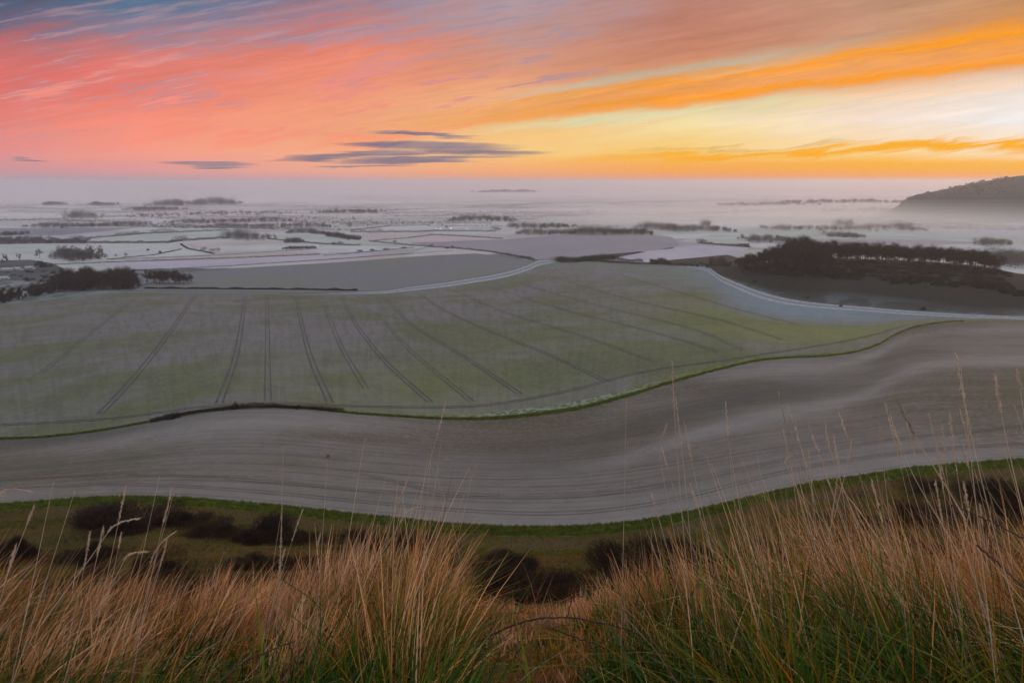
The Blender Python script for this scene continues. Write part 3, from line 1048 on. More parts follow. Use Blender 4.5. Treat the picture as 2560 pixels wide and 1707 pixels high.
def hedge(pts, h, w, label, mat, bumps=(), per=9.0, group='hedgerows of the plain', name='hedgerow', sl=0.5):
    """A hedge along photo points standing on the land, with taller bushes at some places along it."""
    q = dense(pts, 4)
    c = hit([a for a, _ in q], [b for _, b in q])
    seg = np.hypot(*np.diff(c[:, :2], axis=0).T); s = np.concatenate([[0], np.cumsum(seg)])
    n = int(min(26000, max(300, s[-1] * per * 2.2)))
    u = RNG.random(n) * s[-1]
    P = np.stack([np.interp(u, s, c[:, k]) for k in range(3)], 1)
    hv = 1.25 * h * (0.75 + 0.25 * np.sin(u * 0.21 + 1) * np.sin(u * 0.047)) * (0.8 + 0.4 * RNG.random(n))
    P[:, 0] += RNG.normal(0, w * 0.35, n); P[:, 1] += RNG.normal(0, w * 0.35, n)
    P[:, 2] += RNG.random(n) ** 0.8 * hv
    D = RNG.normal(0, 0.6, (n, 3)); D[:, 2] = np.abs(D[:, 2]) + 0.4
    V, Fx = slivers(P, D, RNG.uniform(0.7, 1.6, n) * sl * 2, RNG.uniform(0.7, 1.4, n) * sl)
    parts = [(V, Fx)]
    for (px, py, bw, bh) in bumps:
        p = at1(px, py)
        m = int(420)
        b = ball(m, RNG, 0.45) * np.array([bw / 2, bw / 2, bh * 0.5]) + np.array([0, 0, bh * 0.5])
        parts.append(slivers(p + b, b * 0.5 + RNG.normal(0, 0.5, (m, 3)), RNG.uniform(0.6, 1.4, m) * sl * 2, RNG.uniform(0.5, 1, m) * sl))
    V, _, Fx = join(parts)
    o = obj(name, mesh_data(name, V, None, Fx, mat))
    return tag(o, label, 'hedge', group)


def wood(pts, h, depth, n, mat, label=None, per=110, sl=0.55, name='woodland', zoff=0.0):
    """A far wood that reads as one mass: many crowns along a line of photo points."""
    q = dense(pts, 3)
    c = hit([a for a, _ in q], [b for _, b in q])
    seg = np.hypot(*np.diff(c[:, :2], axis=0).T); s = np.concatenate([[0], np.cumsum(seg)])
    P, D = [], []
    n = int(max(n * 2.2, s[-1] / 6.5)); per = int(max(36, min(per, 26000 / n)))
    for k in range(n):
        u = (k + RNG.random()) / n * s[-1]
        e = min(u, s[-1] - u) / max(s[-1], 1)
        hh = 1.2 * h * RNG.uniform(0.6, 1.05) * (0.55 + 0.45 * min(1, e * 8)) * (0.82 + 0.18 * math.sin(u * 0.02 + 1.7))
        r = hh * RNG.uniform(0.40, 0.62)
        p = np.array([np.interp(u, s, c[:, j]) for j in range(3)])
        p[:2] += RNG.normal(0, 1, 2) * np.array([0.3, 1.0]) * depth * 0.5
        p[2] += zoff
        b = ball(per, RNG, 0.45)
        P.append(p + b * np.array([r, r, hh * 0.40]) + np.array([0, 0, hh * 0.58]))
        D.append(b * 0.6 + np.array([0, 0, 0.5]) + RNG.normal(0, 0.4, (per, 3)))
        b2 = RNG.random((40, 3)) * np.array([r * 1.6, r * 1.6, hh * 0.5]) - np.array([r * 0.8, r * 0.8, 0])
        P.append(p + b2); D.append(np.array([0.0, 0.0, 1.0]) + RNG.normal(0, 0.25, (40, 3)))
    P = np.concatenate(P); D = np.concatenate(D)
    V, Fx = slivers(P, D, RNG.uniform(0.7, 1.5, len(P)) * sl * 3, RNG.uniform(0.5, 1, len(P)) * sl)
    o = obj(name, mesh_data(name, V, None, Fx, mat))
    o['kind'] = 'stuff'
    if label: o['label'] = label
    return o


# --- hanging scrub on the far hill
def hill_scrub():
    P, D = [], []
    for k in range(230):
        low = k < 150
        th = hill_th[0] + (hill_th[-1] - hill_th[0]) * (RNG.uniform(0.05, 0.28) if low else RNG.uniform(0.2, 0.6))
        r = HILL_R - (RNG.uniform(0, 170) if low else RNG.uniform(60, 230))
        z = np.interp(th, hill_th, hill_top) * math.exp(-((r - HILL_R) / 250.0) ** 2) - 2
        hh = RNG.uniform(4, 9) if low else RNG.uniform(2, 5)
        b = ball(60, RNG, 0.4) * np.array([hh * 0.8, hh * 0.8, hh * 0.55])
        P.append(b + np.array([math.sin(th) * r, math.cos(th) * r, z + hh * 0.35])); D.append(b * 0.3 + RNG.normal(0, 1, b.shape))
    P = np.concatenate(P); D = np.concatenate(D)
    V, Fx = slivers(P, D, RNG.uniform(1.5, 3, len(P)), RNG.uniform(1.0, 2.0, len(P)))
    o = obj('hill_scrub', mesh_data('hill_scrub', V, None, Fx, M['evergreen']))
    o['kind'] = 'stuff'; o['label'] = 'dark scrub hanging on the flank of the far hill'


hill_scrub()

# --- the wood on the spur, right
S3T = np.array([(p[0], p[1]) for p in S3], float); S2T = np.array([(p[0], p[1]) for p in S2], float)
def crest(px): return float(np.interp(px, S3T[:, 0], S3T[:, 1]))
def foot(px): return float(np.interp(px, S2T[:, 0], S2T[:, 1]))


GW = 'bare trees of the wood on the spur'
cand = []
for k in range(80):
    px = 1836 + 235 * random.random() ** 0.9
    py = crest(px) + random.random() * max(3, (foot(px) - crest(px)) * 0.75)
    cand.append((px, py, 9 + 10.0 * math.exp(-((px - 1985) / 75.0) ** 2) + random.uniform(-1.5, 1.5), 'leafless tree packed in the domed end of the hilltop wood'))
for k in range(94):
    px = 2050 + 440 * (k + random.random()) / 94
    cand.append((px, crest(px) + random.uniform(0.5, 8), 14.5 - 3.0 * (px - 2050) / 440 + random.uniform(-1.5, 1.5), 'slim leafless tree in the open line along the spur crest'))
pp = hit([c[0] for c in cand], [c[1] for c in cand])
for c, p in zip(cand, pp):
    tree('wood', p, c[2] * 1.45, c[3], GW)
for px, py, h in [(1778, 668, 9), (1790, 667, 10), (1803, 668, 10), (1812, 669, 8), (1826, 669, 9)]:
    tree('wood', at1(px, py), h, 'small leafless tree at the low tip of the hilltop wood', 'small trees at the tip of the wood')
sc = []
for k in range(260):
    px = 1880 + 640 * random.random(); f = random.random()
    sc.append((px, crest(px) + (foot(px) - crest(px)) * f * 0.95 + 2, 'scrub', random.uniform(9, 16), random.uniform(2.2, 4.2)))
for k in range(44):
    px = random.uniform(1995, 2175); sc.append((px, 690 + 8 * math.sin((px - 1995) / 180 * 3.1) - random.random() * 16, 'evergreen', random.uniform(5, 9), random.uniform(3, 5)))
for k in range(70):
    px = random.uniform(2225, 2570); sc.append((px, foot(px) + random.uniform(-6, 8), 'evergreen', random.uniform(5, 9), random.uniform(3, 5)))
for k in range(24):
    px = random.uniform(1850, 1990); sc.append((px, 668 + 8 * (px - 1850) / 140 + random.uniform(-2, 4), 'evergreen', random.uniform(4, 7), random.uniform(3, 4.5)))
pp = hit([c[0] for c in sc], [c[1] for c in sc])
for c, p in zip(sc, pp):
    if c[2] == 'scrub':
        bush('scrub', p, c[3], c[4], 'brown leafless scrub bush below the trees on the spur', 'brown scrub under the hilltop wood', 'scrub_bush')
    else:
        bush('evergreen', p, c[3], c[4], 'dark evergreen bush along the lower edge of the hilltop wood', 'evergreen bushes edging the hilltop wood', 'evergreen_bush')
for px, py, w, h in [(1887, 706, 7, 4), (1858, 682, 4, 3), (2308, 775, 6, 5), (2102, 766, 4, 2.5), (2020, 745, 4, 2)]:
    bush('scrub', at1(px, py), w, h, 'lone bush on the rough brown slope above the frosted track', 'lone bushes on the spur slope', 'scrub_bush')

# --- the dark wood and hedge at the left edge
cand = []
for k in range(50):
    px = 145 + 195 * random.random(); f = random.random()
    cand.append((px, 728 - 0.02 * (px - 145) - f * 9, random.uniform(22, 28) * (1.0 if 160 < px < 330 else 0.8), 'dense', 'dark leafless tree packed in the square wood at the field corner', 'trees of the dark square wood'))
for k in range(20):
    px = 362 + 118 * random.random()
    cand.append((px, 712 - random.random() * 4, random.uniform(16, 21) * (1.0 if px < 450 else 0.8), 'wood', 'slim leafless tree in the small copse right of the dark wood', 'trees of the small copse'))
for k in range(24):
    px = -10 + 165 * random.random()
    cand.append((px, 760 - 0.20 * px - random.random() * 3, random.uniform(11, 18), 'dense', 'dark tree in the hedge line below the paddocks at left', 'trees of the left hedge line'))
for k in range(17):
    px = 150 + 105 * random.random()
    cand.append((px, 652 - random.random() * 12, random.uniform(15, 24), 'far', 'greyish tree in the loose grove beside the paddocks', 'trees of the paddock grove'))
pp = hit([c[0] for c in cand], [c[1] for c in cand])
for c, p in zip(cand, pp):
    tree(c[3], p, c[2], c[4], c[5])
for px, py, h, kd, lb in [(266, 648, 11, 'far', 'round bare tree standing at the left corner of the white field'), (290, 643, 7, 'far', 'small slender tree alone in the white field'),
                          (315, 642, 9, 'far', 'small round tree on the white field, right of the slender one'), (100, 645, 18, 'far', 'broad grey tree behind the farm roofs'),
                          (12, 656, 15, 'dense', 'dark tree at the left edge beside the farm'), (48, 650, 13, 'far', 'grey tree between the two dark farm trees'),
                          (1117, 573, 13, 'far', 'single round tree on the pale far field above the lit road'), (874, 570, 19, 'far', 'tall pale tree pair member left of the white fields, nearest the hedge'),
                          (884, 553, 18, 'far', 'tall pale tree behind the hedge, left of the white fields')]:
    tree(kd, at1(px, py), h, lb, None)
for px, py, w, h in [(110, 668, 16, 12), (100, 664, 14, 13), (125, 667, 10, 9)]:
    bush('evergreen', at1(px, py), w, h, 'big dark evergreen mass beside the farm roofs', 'evergreens by the farm', 'evergreen_bush')
for k in range(26):
    px, py = random.uniform(0, 140), random.uniform(676, 706)
    bush('evergreen' if k % 2 else 'scrub', at1(px, py), random.uniform(5, 10), random.uniform(2.5, 5), 'dark bush among the farm gardens at left', 'bushes of the farm gardens', 'garden_bush')

# --- hedges
dk, gr = M['twig'], M['twig_far']
hedge([(362, 722.5), (500, 723.5), (700, 725), (893, 727.5)], 2.4, 1.6, 'long dark clipped hedge beside the track at the top of the near sown field', M['bramble'], per=24, group=None, sl=0.45)
hedge(z1((340, 634), (700, 619), (1100, 604), (1500, 591), (2090, 566)), 2.2, 2, 'dark hedge along the upper edge of the lilac field', dk, per=7, sl=0.45)
hedge(z1((880, 668), (1230, 655), (1500, 641), (2352, 585), (2700, 560)), 1.3, 1.5, 'low dark hedge between the lilac field and its pale border', dk, per=6, sl=0.35)
hedge(z1((700, 598), (1000, 571), (1185, 533)), 1.8, 2, 'bushy hedge between the two white fields', dk, [(370, 627, 6, 4), (400, 632, 5, 4)], per=5)
hedge(z1((1180, 500), (1230, 530), (1400, 562)), 2.5, 3, 'stub of hedge ending in dark bushes on the white field', dk, [(510, 627, 14, 8), (530, 629, 14, 7), (545, 629, 12, 8)], per=6)
hedge(z1((720, 600), (1400, 573), (1900, 541), (2090, 530)), 1.4, 1.5, 'thin hedge below the white fields', dk, per=5, sl=0.35)
hedge(z1((590, 492), (1090, 491), (1180, 478), (1500, 458)), 5, 5, 'tall hedge along the lower edge of the greenish pale field', gr, [(445, 603, 26, 13), (460, 602, 20, 14)], per=9, sl=0.7)
hedge(z1((0, 497), (300, 492), (580, 492)), 10, 8, 'tall overgrown hedge left of the greenish pale field', gr, [(190, 604, 30, 15), (205, 604, 24, 14)], per=20, sl=0.9)
hedge(z1((570, 462), (950, 431), (1500, 407)), 4, 4, 'hedge along the upper edge of the greenish pale field', gr, [(300, 590, 26, 9), (320, 588, 26, 9), (340, 586, 22, 9), (385, 583, 30, 10), (405, 581, 30, 12), (425, 580, 26, 9)], per=6, sl=0.7)
hedge(z1((1750, 465), (2130, 500), (2352, 508)), 3, 3, 'hedge dipping to the right between pale fields', gr, [(836, 612, 14, 6), (850, 611, 16, 7)], per=6, sl=0.6)
hedge(z2((320, 480), (600, 507), (720, 517), (900, 527), (1100, 547), (1250, 572), (1400, 602)), 3.0, 3, 'long dark hedge running down to the track bend', dk, [(987, 607, 10, 6), (1079, 617, 12, 6), (1118, 622, 8, 5), (1131, 621, 10, 6), (1270, 638, 14, 4), (1305, 645, 14, 5), (1322, 647, 12, 5)], per=7, sl=0.45)
hedge(z2((20, 575), (200, 562), (500, 532), (620, 522)), 2.4, 3, 'broken row of bushes above the lilac field', dk, [(900, 629, 14, 4), (930, 627, 12, 4), (965, 625, 14, 4), (1010, 622, 14, 4)], per=3, sl=0.5)
hedge(z2((0, 603), (400, 572), (870, 541)), 1.0, 1.2, 'thin dark line of hedge along the pale border strip', dk, per=4, sl=0.3)
hedge(z2((200, 410), (450, 381), (720, 376)), 3.5, 3, 'curved hedge through the white far fields', gr, per=5, sl=0.6)
hedge(z2((200, 421), (640, 419), (760, 413), (1150, 416)), 4, 4, 'hedge along the far lit road', gr, [(1235, 576, 22, 13), (1245, 577, 20, 11)], per=5, sl=0.7)
hedge(z2((720, 436), (1000, 451), (1190, 463)), 2.6, 3, 'short dark hedge slanting across the pink field', dk, per=7, sl=0.5)
hedge(z2((350, 476), (560, 460), (725, 440)), 2.0, 2, 'low hedge between the two pink fields', gr, per=5, sl=0.5)
hedge(z3((220, 492), (560, 520)), 4, 4, 'misty hedge running right from a clump of bushes', gr, [(1750, 607, 22, 10), (1760, 608, 18, 8)], per=8, sl=0.7)
hedge(z3((-620, 605), (-480, 610), (-300, 622), (0, 632), (200, 637), (430, 642)), 2.6, 2.5, 'dark hedge along the far top edge of the sown field', M['evergreen'], [(1440, 655, 8, 3)], per=9, sl=0.4)
k_ = z2((1555, 606), (1600, 616), (1680, 612), (1760, 606), (1840, 602), (1900, 600), (1950, 600))
hedge(k_, 7, 14, 'thick evergreen scrub clump by the track bend', M['evergreen'], [(1405, 653, 14, 9), (1440, 656, 16, 8), (1460, 653, 18, 9), (1490, 651, 20, 11), (1505, 650, 20, 12), (1530, 650, 18, 10)], per=30, sl=0.6, group=None)
hedge(z2((1955, 607), (2110, 615)), 4, 4, 'low dark bushes right of the thick scrub clump', M['evergreen'], per=20, sl=0.5, group=None)
hedge(z2((2165, 628), (2220, 626), (2285, 630)), 7, 6, 'dark knot of bushes at the crest of the sown field', M['evergreen'], per=40, sl=0.55, group=None)

# --- hedges too far off to tell apart
def far_hedges():
    parts = []
    for k in range(240):
        px = random.uniform(-250, 2700); py = random.uniform(482, 572); ln = random.uniform(60, 420) * (0.5 + (py - 480) / 120)
        tilt = random.uniform(-0.05, 0.04)
        if 1150 < px < 1950 and py > 545: continue
        c = hit([px, px + ln], [py, py + ln * tilt])
        L = math.dist(c[0], c[1])
        n = int(min(900, L * 1.2)); u = RNG.random((n, 1))
        P = c[0] + (c[1] - c[0]) * u + RNG.normal(0, 1.2, (n, 3)) * np.array([1, 1, 0])
        hh = random.uniform(3.5, 8) * (1 + 0.9 * (np.sin(u[:, 0] * random.uniform(9, 40)) > 0.75))
        P[:, 2] += RNG.random(n) * hh
        parts.append(slivers(P, RNG.normal(0, 0.6, (n, 3)) + np.array([0, 0, 0.5]), RNG.uniform(2, 4, n), RNG.uniform(1.2, 2.4, n)))
    V, _, Fx = join(parts)
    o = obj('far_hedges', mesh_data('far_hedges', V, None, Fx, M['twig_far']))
    o['kind'] = 'stuff'; o['label'] = 'faint far hedges dissolving into the mist'


far_hedges()

# --- far woods of the plain, each one mass
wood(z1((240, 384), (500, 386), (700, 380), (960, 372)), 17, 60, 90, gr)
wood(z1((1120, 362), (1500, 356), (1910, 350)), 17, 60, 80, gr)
wood(z1((1350, 388), (1700, 384), (2170, 388)), 15, 40, 70, gr)
wood(z1((1500, 452), (1600, 462), (1750, 466)), 21, 50, 46, gr)
wood(z1((1870, 428), (2000, 424), (2160, 436)), 12, 20, 36, gr)
wood(z1((2150, 445), (2250, 458), (2350, 470)), 12, 25, 50, dk)
wood(z1((1870, 488), (1975, 486)), 11, 15, 16, gr)
wood(z1((1855, 530), (2060, 526)), 6, 8, 22, dk, sl=0.4)
wood(z1((-100, 480), (100, 478), (300, 470)), 12, 40, 40, gr)
wood(z1((350, 590), (420, 585), (560, 592), (640, 594)), 16, 35, 40, gr)
wood(z1((870, 282), (1160, 276)), 24, 90, 46, gr, sl=0.9)
wood(z1((1010, 250), (1300, 246), (1540, 240)), 46, 120, 80, gr, sl=1.3)
wood(z1((300, 246), (400, 245)), 24, 60, 20, gr, sl=1.1)
wood(z1((590, 246), (760, 246)), 24, 60, 30, gr, sl=1.1)
wood(z1((440, 328), (640, 324)), 26, 40, 14, gr, sl=0.8)
wood(z1((480, 326), (560, 324)), 32, 40, 8, gr, sl=0.8)
wood(z1((860, 318), (1400, 304), (1900, 300)), 14, 120, 60, gr, sl=0.8)
wood(z1((0, 440), (150, 436)), 10, 30, 20, gr)
wood(z2((1240, 388), (1400, 392), (1640, 384)), 17, 60, 56, gr)
wood(z2((1300, 432), (1500, 432), (1660, 430)), 15, 40, 46, gr)
wood(z2((1640, 430), (1900, 432), (2150, 428)), 21, 50, 90, M['evergreen'], sl=0.6)
wood(z2((2080, 400), (2200, 398), (2352, 404)), 22, 50, 44, gr)
wood(z2((0, 300), (200, 290), (380, 296)), 20, 90, 44, gr, sl=0.9)
wood(z2((860, 348), (1050, 336), (1250, 350)), 20, 90, 44, gr, sl=0.8)
wood(z2((1040, 166), (1400, 162)), 42, 300, 60, gr, sl=2.5)
wood(z3((0, 410), (120, 412), (300, 408), (440, 414)), 20, 60, 60, gr)
wood(z3((250, 388), (290, 386)), 24, 20, 12, gr)
wood(z3((530, 470), (650, 480), (800, 470)), 15, 60, 40, gr)
wood(z3((640, 400), (900, 402), (1280, 404), (1700, 408)), 17, 60, 80, gr)
wood(z3((1080, 450), (1280, 452)), 13, 40, 30, gr)
wood(z3((1130, 392), (1230, 390)), 28, 30, 12, gr)
wood(z3((1500, 402), (1620, 404)), 24, 30, 16, gr)
wood(z3((380, 250), (700, 246), (1000, 244)), 22, 150, 50, gr, sl=1.2)
wood(z3((1000, 290), (1500, 285)), 18, 100, 46, gr, sl=1.0)
wood(z3((780, 235), (1300, 228), (1700, 232)), 26, 200, 70, gr, sl=1.4)
wood(z3((300, 625), (350, 625), (400, 628)), 10, 10, 12, dk, sl=0.4)
wood(z3((1280, 560), (1420, 560), (1740, 575), (2000, 590), (2180, 610)), 16, 40, 60, gr)
wood(z3((2050, 505), (2150, 500), (2250, 498)), 16, 30, 26, gr)
wood(z3((2170, 640), (2230, 630), (2300, 620), (2400, 610), (2500, 600)), 26, 60, 90, gr, sl=0.6)
# ------------------------------------------------------------------ tramlines and wheel marks
def f_rut(t, p):
    P = pos(t)
    a = noise(t, P, 0.35, 4, 0.65)
    return mixc(t, a.smooth(0.35, 0.65), (0.064, 0.055, 0.060), (0.100, 0.090, 0.086))


M['rut'] = material('wheel_rut', f_rut)
M['rut_faint'] = material('faint_rut', lambda t, p: mixc(t, noise(t, pos(t), 0.3, 4, 0.65).smooth(0.35, 0.65), (0.062, 0.058, 0.052), (0.088, 0.083, 0.072)))


def tramline(pts, gauge, width, mat):
    px = [p[0] for p in pts]; py = [p[1] for p in pts]
    tt = np.linspace(0, 1, len(pts)); q = np.linspace(0, 1, 60)
    x = pchip1(tt, px, q); y = pchip1(tt, py, q)
    c = hit(x, y)[:, :2]
    s = np.concatenate([[0], np.cumsum(np.hypot(*np.diff(c, axis=0).T))])
    n = max(20, int(s[-1] / 4))
    u = np.linspace(0, s[-1], n)
    k = np.ones(7) / 7
    c = np.stack([np.interp(u, s, c[:, i]) for i in (0, 1)], 1)
    cp = np.pad(c, ((3, 3), (0, 0)), 'edge'); cs = np.stack([np.convolve(cp[:, i], k, 'valid') for i in (0, 1)], 1)
    cs[:3] = c[:3]; cs[-3:] = c[-3:]; c = cs
    d = np.gradient(c, axis=0); d /= np.maximum(np.linalg.norm(d, axis=1, keepdims=True), 1e-6)
    nn = np.stack([-d[:, 1], d[:, 0]], 1)
    parts = []
    for off in ((-gauge / 2, gauge / 2) if gauge > 0 else (0.0,)):
        w = width * (0.75 + 0.5 * RNG.random(n))[:, None] / 2
        L = c + nn * (off - w); Rr = c + nn * (off + w)
        P = np.stack([L, Rr], 1).reshape(-1, 2)
        V = np.column_stack([P, T(P[:, 0], P[:, 1]) + 0.10])
        i = np.arange(n - 1) * 2
        parts.append((V, np.stack([i, i + 1, i + 3, i + 2], 1)))
    V, Fq, _ = join(parts)
    o = obj('tramline', mesh_data('tramline', V, Fq, None, mat))
    o['kind'] = 'structure'


for pts, st in [([(345, 742), (240, 822), (100, 935)], 0), ([(487, 740), (410, 850), (330, 950), (250, 1035)], 1), ([(614, 740), (592, 880), (548, 1008)], 1),
                ([(668, 742), (669, 870), (670, 1002)], 0), ([(740, 742), (772, 880), (825, 1006)], 1), ([(810, 758), (850, 860), (915, 972)], 0),
                ([(852, 742), (890, 810), (960, 900), (1075, 1005)], 1), ([(957, 740), (1030, 812), (1150, 885), (1300, 985)], 1),
                ([(940, 780), (1020, 870), (1180, 1004)], 0), ([(1050, 735), (1110, 775), (1230, 830), (1380, 890), (1520, 955)], 1),
                ([(1135, 727), (1250, 776), (1480, 848), (1640, 905)], 0), ([(1210, 713), (1400, 772), (1640, 832), (1800, 880)], 0),
                ([(1265, 700), (1500, 765), (1750, 828), (1850, 872)], 0), ([(1370, 690), (1600, 755), (1800, 800), (1960, 850)], 0),
                ([(1530, 682), (1680, 725), (1850, 775), (2000, 812)], 0)]:
    tramline(pts, 2.2, 0.75 if st else 0.45, M['rut'] if st else M['rut_faint'])
tramline([(0, 1062), (300, 1045), (480, 1020), (700, 1008), (900, 1016), (1130, 1018), (1283, 1003), (1435, 974), (1620, 926), (1780, 905), (2000, 872), (2150, 845), (2260, 815)], 2.0, 0.6, M['rut'])
for pts in [[(0, 1222), (300, 1210), (500, 1218), (760, 1240), (1000, 1262), (1300, 1283), (1500, 1280), (1700, 1245), (2000, 1170), (2300, 1125), (2560, 1110)],
            [(0, 1200), (300, 1186), (560, 1196), (860, 1222), (1150, 1240), (1283, 1244), (1480, 1238), (1800, 1185), (2150, 1110), (2560, 1065)],
            [(900, 1185), (1000, 1205), (1100, 1232), (1250, 1240)]]:
    tramline(pts, 1.8, 0.20, M['rut_faint'])

# ------------------------------------------------------------------ low hedge and green growth along the strip between the fields
hedge([(378, 1056), (425, 1045), (510, 1030), (595, 1022), (680, 1019), (765, 1022), (860, 1030)], 1.5, 1.2, 'low reddish brown hedge along the strip between ploughed and sown field', M['twig_red'], per=60, group=None, sl=0.16)
for px, py, w, h, lb in [(434, 1045, 6.0, 3.4, 'rounded brown bush at the left end of the low hedge between the fields'), (588, 1022, 3.0, 4.2, 'thin upright sapling rising from the low hedge between the fields'),
                         (745, 1021, 4.0, 2.2, 'small reddish bush on the right part of the low hedge'), (828, 1028, 3.0, 2.0, 'tiny bush near the right end of the low hedge')]:
    bush('scrub', at1(px, py), w, h, lb, None, 'scrub_bush')


def grassy(name, n, r_lo, r_hi, th_lo, th_hi, L, W, mat, label, lift=0.0, per=4):
    """Loose grass tufts between two distances (functions of bearing)."""
    th = RNG.uniform(th_lo, th_hi, n)
    f = RNG.random(n)
    r = r_lo(th) * (1 - f) + r_hi(th) * f
    x = np.sin(th) * r; y = np.cos(th) * r
    P = np.column_stack([x, y, T(x, y)])
    P = np.repeat(P, per, 0) + RNG.normal(0, 0.10, (n * per, 3)) * np.array([1, 1, 0.0]) * (L / 0.3)
    s = np.repeat(RNG.uniform(0.6, 1.3, n), per) * L
    D = RNG.normal(0, 0.42, (n * per, 3)); D[:, 2] = 1.0
    P[:, 2] += s * 0.42 + lift
    V, Fx = slivers(P, D, s, np.full(len(P), W) * RNG.uniform(0.6, 1.3, len(P)))
    o = obj(name, mesh_data(name, V, None, Fx, mat))
    o['kind'] = 'stuff'; o['label'] = label
    return o


def f_turf(t, p):
    P = pos(t)
    a = noise(t, P, 0.10, 4, 0.6); b = noise(t, P, 0.9, 3, 0.6)
    c = mixc(t, (a * 0.6 + b * 0.4).smooth(0.42, 0.60), (0.210, 0.096, 0.008), (0.120, 0.088, 0.008))
    return mixc(t, b.smooth(0.50, 0.66) * 0.8, c, (0.016, 0.010, 0.004))


M['turf'] = material('rough_turf', f_turf, 0.9, 0.2)
M['lush'] = material('lush_grass', lambda t, p: mixc(t, noise(t, pos(t), 0.7, 4, 0.65).smooth(0.38, 0.62), (0.080, 0.100, 0.010), (0.155, 0.172, 0.020)), 0.9, 0.25)
fA2 = lambda th: np.interp(th, TT, rA2); fA1 = lambda th: np.interp(th, TT, rA1)
grassy('hillside_grass', 34000, lambda th: 36 + 0 * th, lambda th: fA2(th), R(-46), R(46), 0.34, 0.06, M['turf'], 'rough olive and rust coloured turf on the slope below the brow')
grassy('verge_grass', 11000, lambda th: fA2(th) + 0.2, lambda th: fA1(th) - 0.1, R(-46), R(46), 0.55, 0.10, M['lush'], 'lush green margin grass along the near edge of the ploughed field', 0.0, 5)
grassy('verge_grass', 5200, lambda th: fA2(th) - 14, lambda th: fA2(th) - 9, R(-46), R(46), 0.35, 0.08, M['lush'], 'thin green band of grass on the terrace below the ploughed field')
fB1 = lambda th: np.interp(th, TT, rB1); fB2 = lambda th: np.interp(th, TT, rB2)
grassy('strip_grass', 9000, lambda th: fB1(th) - 0.2, lambda th: 0.65 * fB1(th) + 0.35 * fB2(th), R(-42), R(34), 0.75, 0.16, M['lush'], 'green grass along the strip between ploughed and sown field', 0.0, 4)

# ------------------------------------------------------------------ thickets on the slope below the brow
SHRUBS = [
    (290, 1322, 235, 78, 'wide dark thicket just below the green margin at far left'), (440, 1308, 120, 52, 'low reddish thicket touching the right end of the wide left one'),
    (535, 1338, 130, 52, 'small dark thicket, left one of the pair right of the left thickets'), (655, 1350, 185, 88, 'tall domed dark thicket behind the thin grass at left'),
    (745, 1352, 80, 40, 'low brown skirt of thicket at the right foot of the tall domed one'), (30, 1402, 125, 88, 'dark round bush cut by the left edge of the view'),
    (235, 1400, 120, 70, 'dark round bush alone on the olive turf at left'), (372, 1442, 95, 110, 'dark bush half hidden behind leaning grass, right of the lone round one'),
    (625, 1418, 120, 58, 'low oval bush on the turf below the tall domed thicket'), (725, 1420, 90, 44, 'small dark bush touching the right of the low oval one'),
    (905, 1360, 120, 66, 'dark thicket behind the left half of the pale grass tussock'), (1015, 1372, 130, 70, 'dark thicket behind the right half of the pale grass tussock'),
    (160, 1492, 200, 64, 'low dark scrub behind the grass tips at left, lowest of the slope'), (330, 1500, 150, 60, 'low dark scrub patch behind upright grass at left'),
    (480, 1496, 150, 56, 'low dark scrub patch below the small round flower head'), (1140, 1470, 230, 120, 'reddish dark thicket at the left of the gap in the grass'),
    (1275, 1440, 260, 88, 'broad thicket directly below the striped terrace, upper middle of the gap'), (1290, 1520, 260, 130, 'dark thicket in the bottom of the gap in the grass'),
    (1400, 1480, 150, 100, 'ochre tinged brown thicket in the middle of the gap'), (1440, 1530, 200, 120, 'dark thicket above the arching bramble'),
    (1600, 1440, 280, 160, 'largest blackish thicket right of the gap in the grass'), (1725, 1425, 200, 110, 'dark thicket at the right shoulder of the largest one'),
    (1550, 1500, 180, 110, 'dark thicket low in front of the largest one'), (1960, 1402, 170, 70, 'dark thicket behind the left of the right hand tussock'),
    (2060, 1385, 110, 60, 'dark bush behind the middle of the right hand tussock'), (2310, 1296, 130, 62, 'dark bush below the double terrace line at right'),
    (2400, 1300, 70, 42, 'small bluish dark bush beside the dark bush at right'), (2330, 1222, 110, 30, 'thin low bush line just under the green margin at right'),
    (2500, 1262, 150, 92, 'tall round dark bush near the right edge below the margin'), (2555, 1290, 110, 74, 'dark bush cut by the right edge of the view'),
    (2180, 1318, 90, 46, 'small brown bush half way down the right slope'), (860, 1440, 140, 54, 'low brown scrub behind the foot of the pale tussock'),
    (2440, 1400, 150, 60, 'low dark scrub low on the right slope behind the stems'),
]
pp = hit([s[0] for s in SHRUBS], [s[1] for s in SHRUBS])
for s, p in zip(SHRUBS, pp):
    d = math.dist(p, (0, 0, EYE))
    w, h = s[2] / F * d * 1.18, s[3] / F * d * 0.80
    bush('thicket', p + np.array([0, 0, -0.2]), w, h, s[4], 'thickets on the slope below the brow', 'thicket')

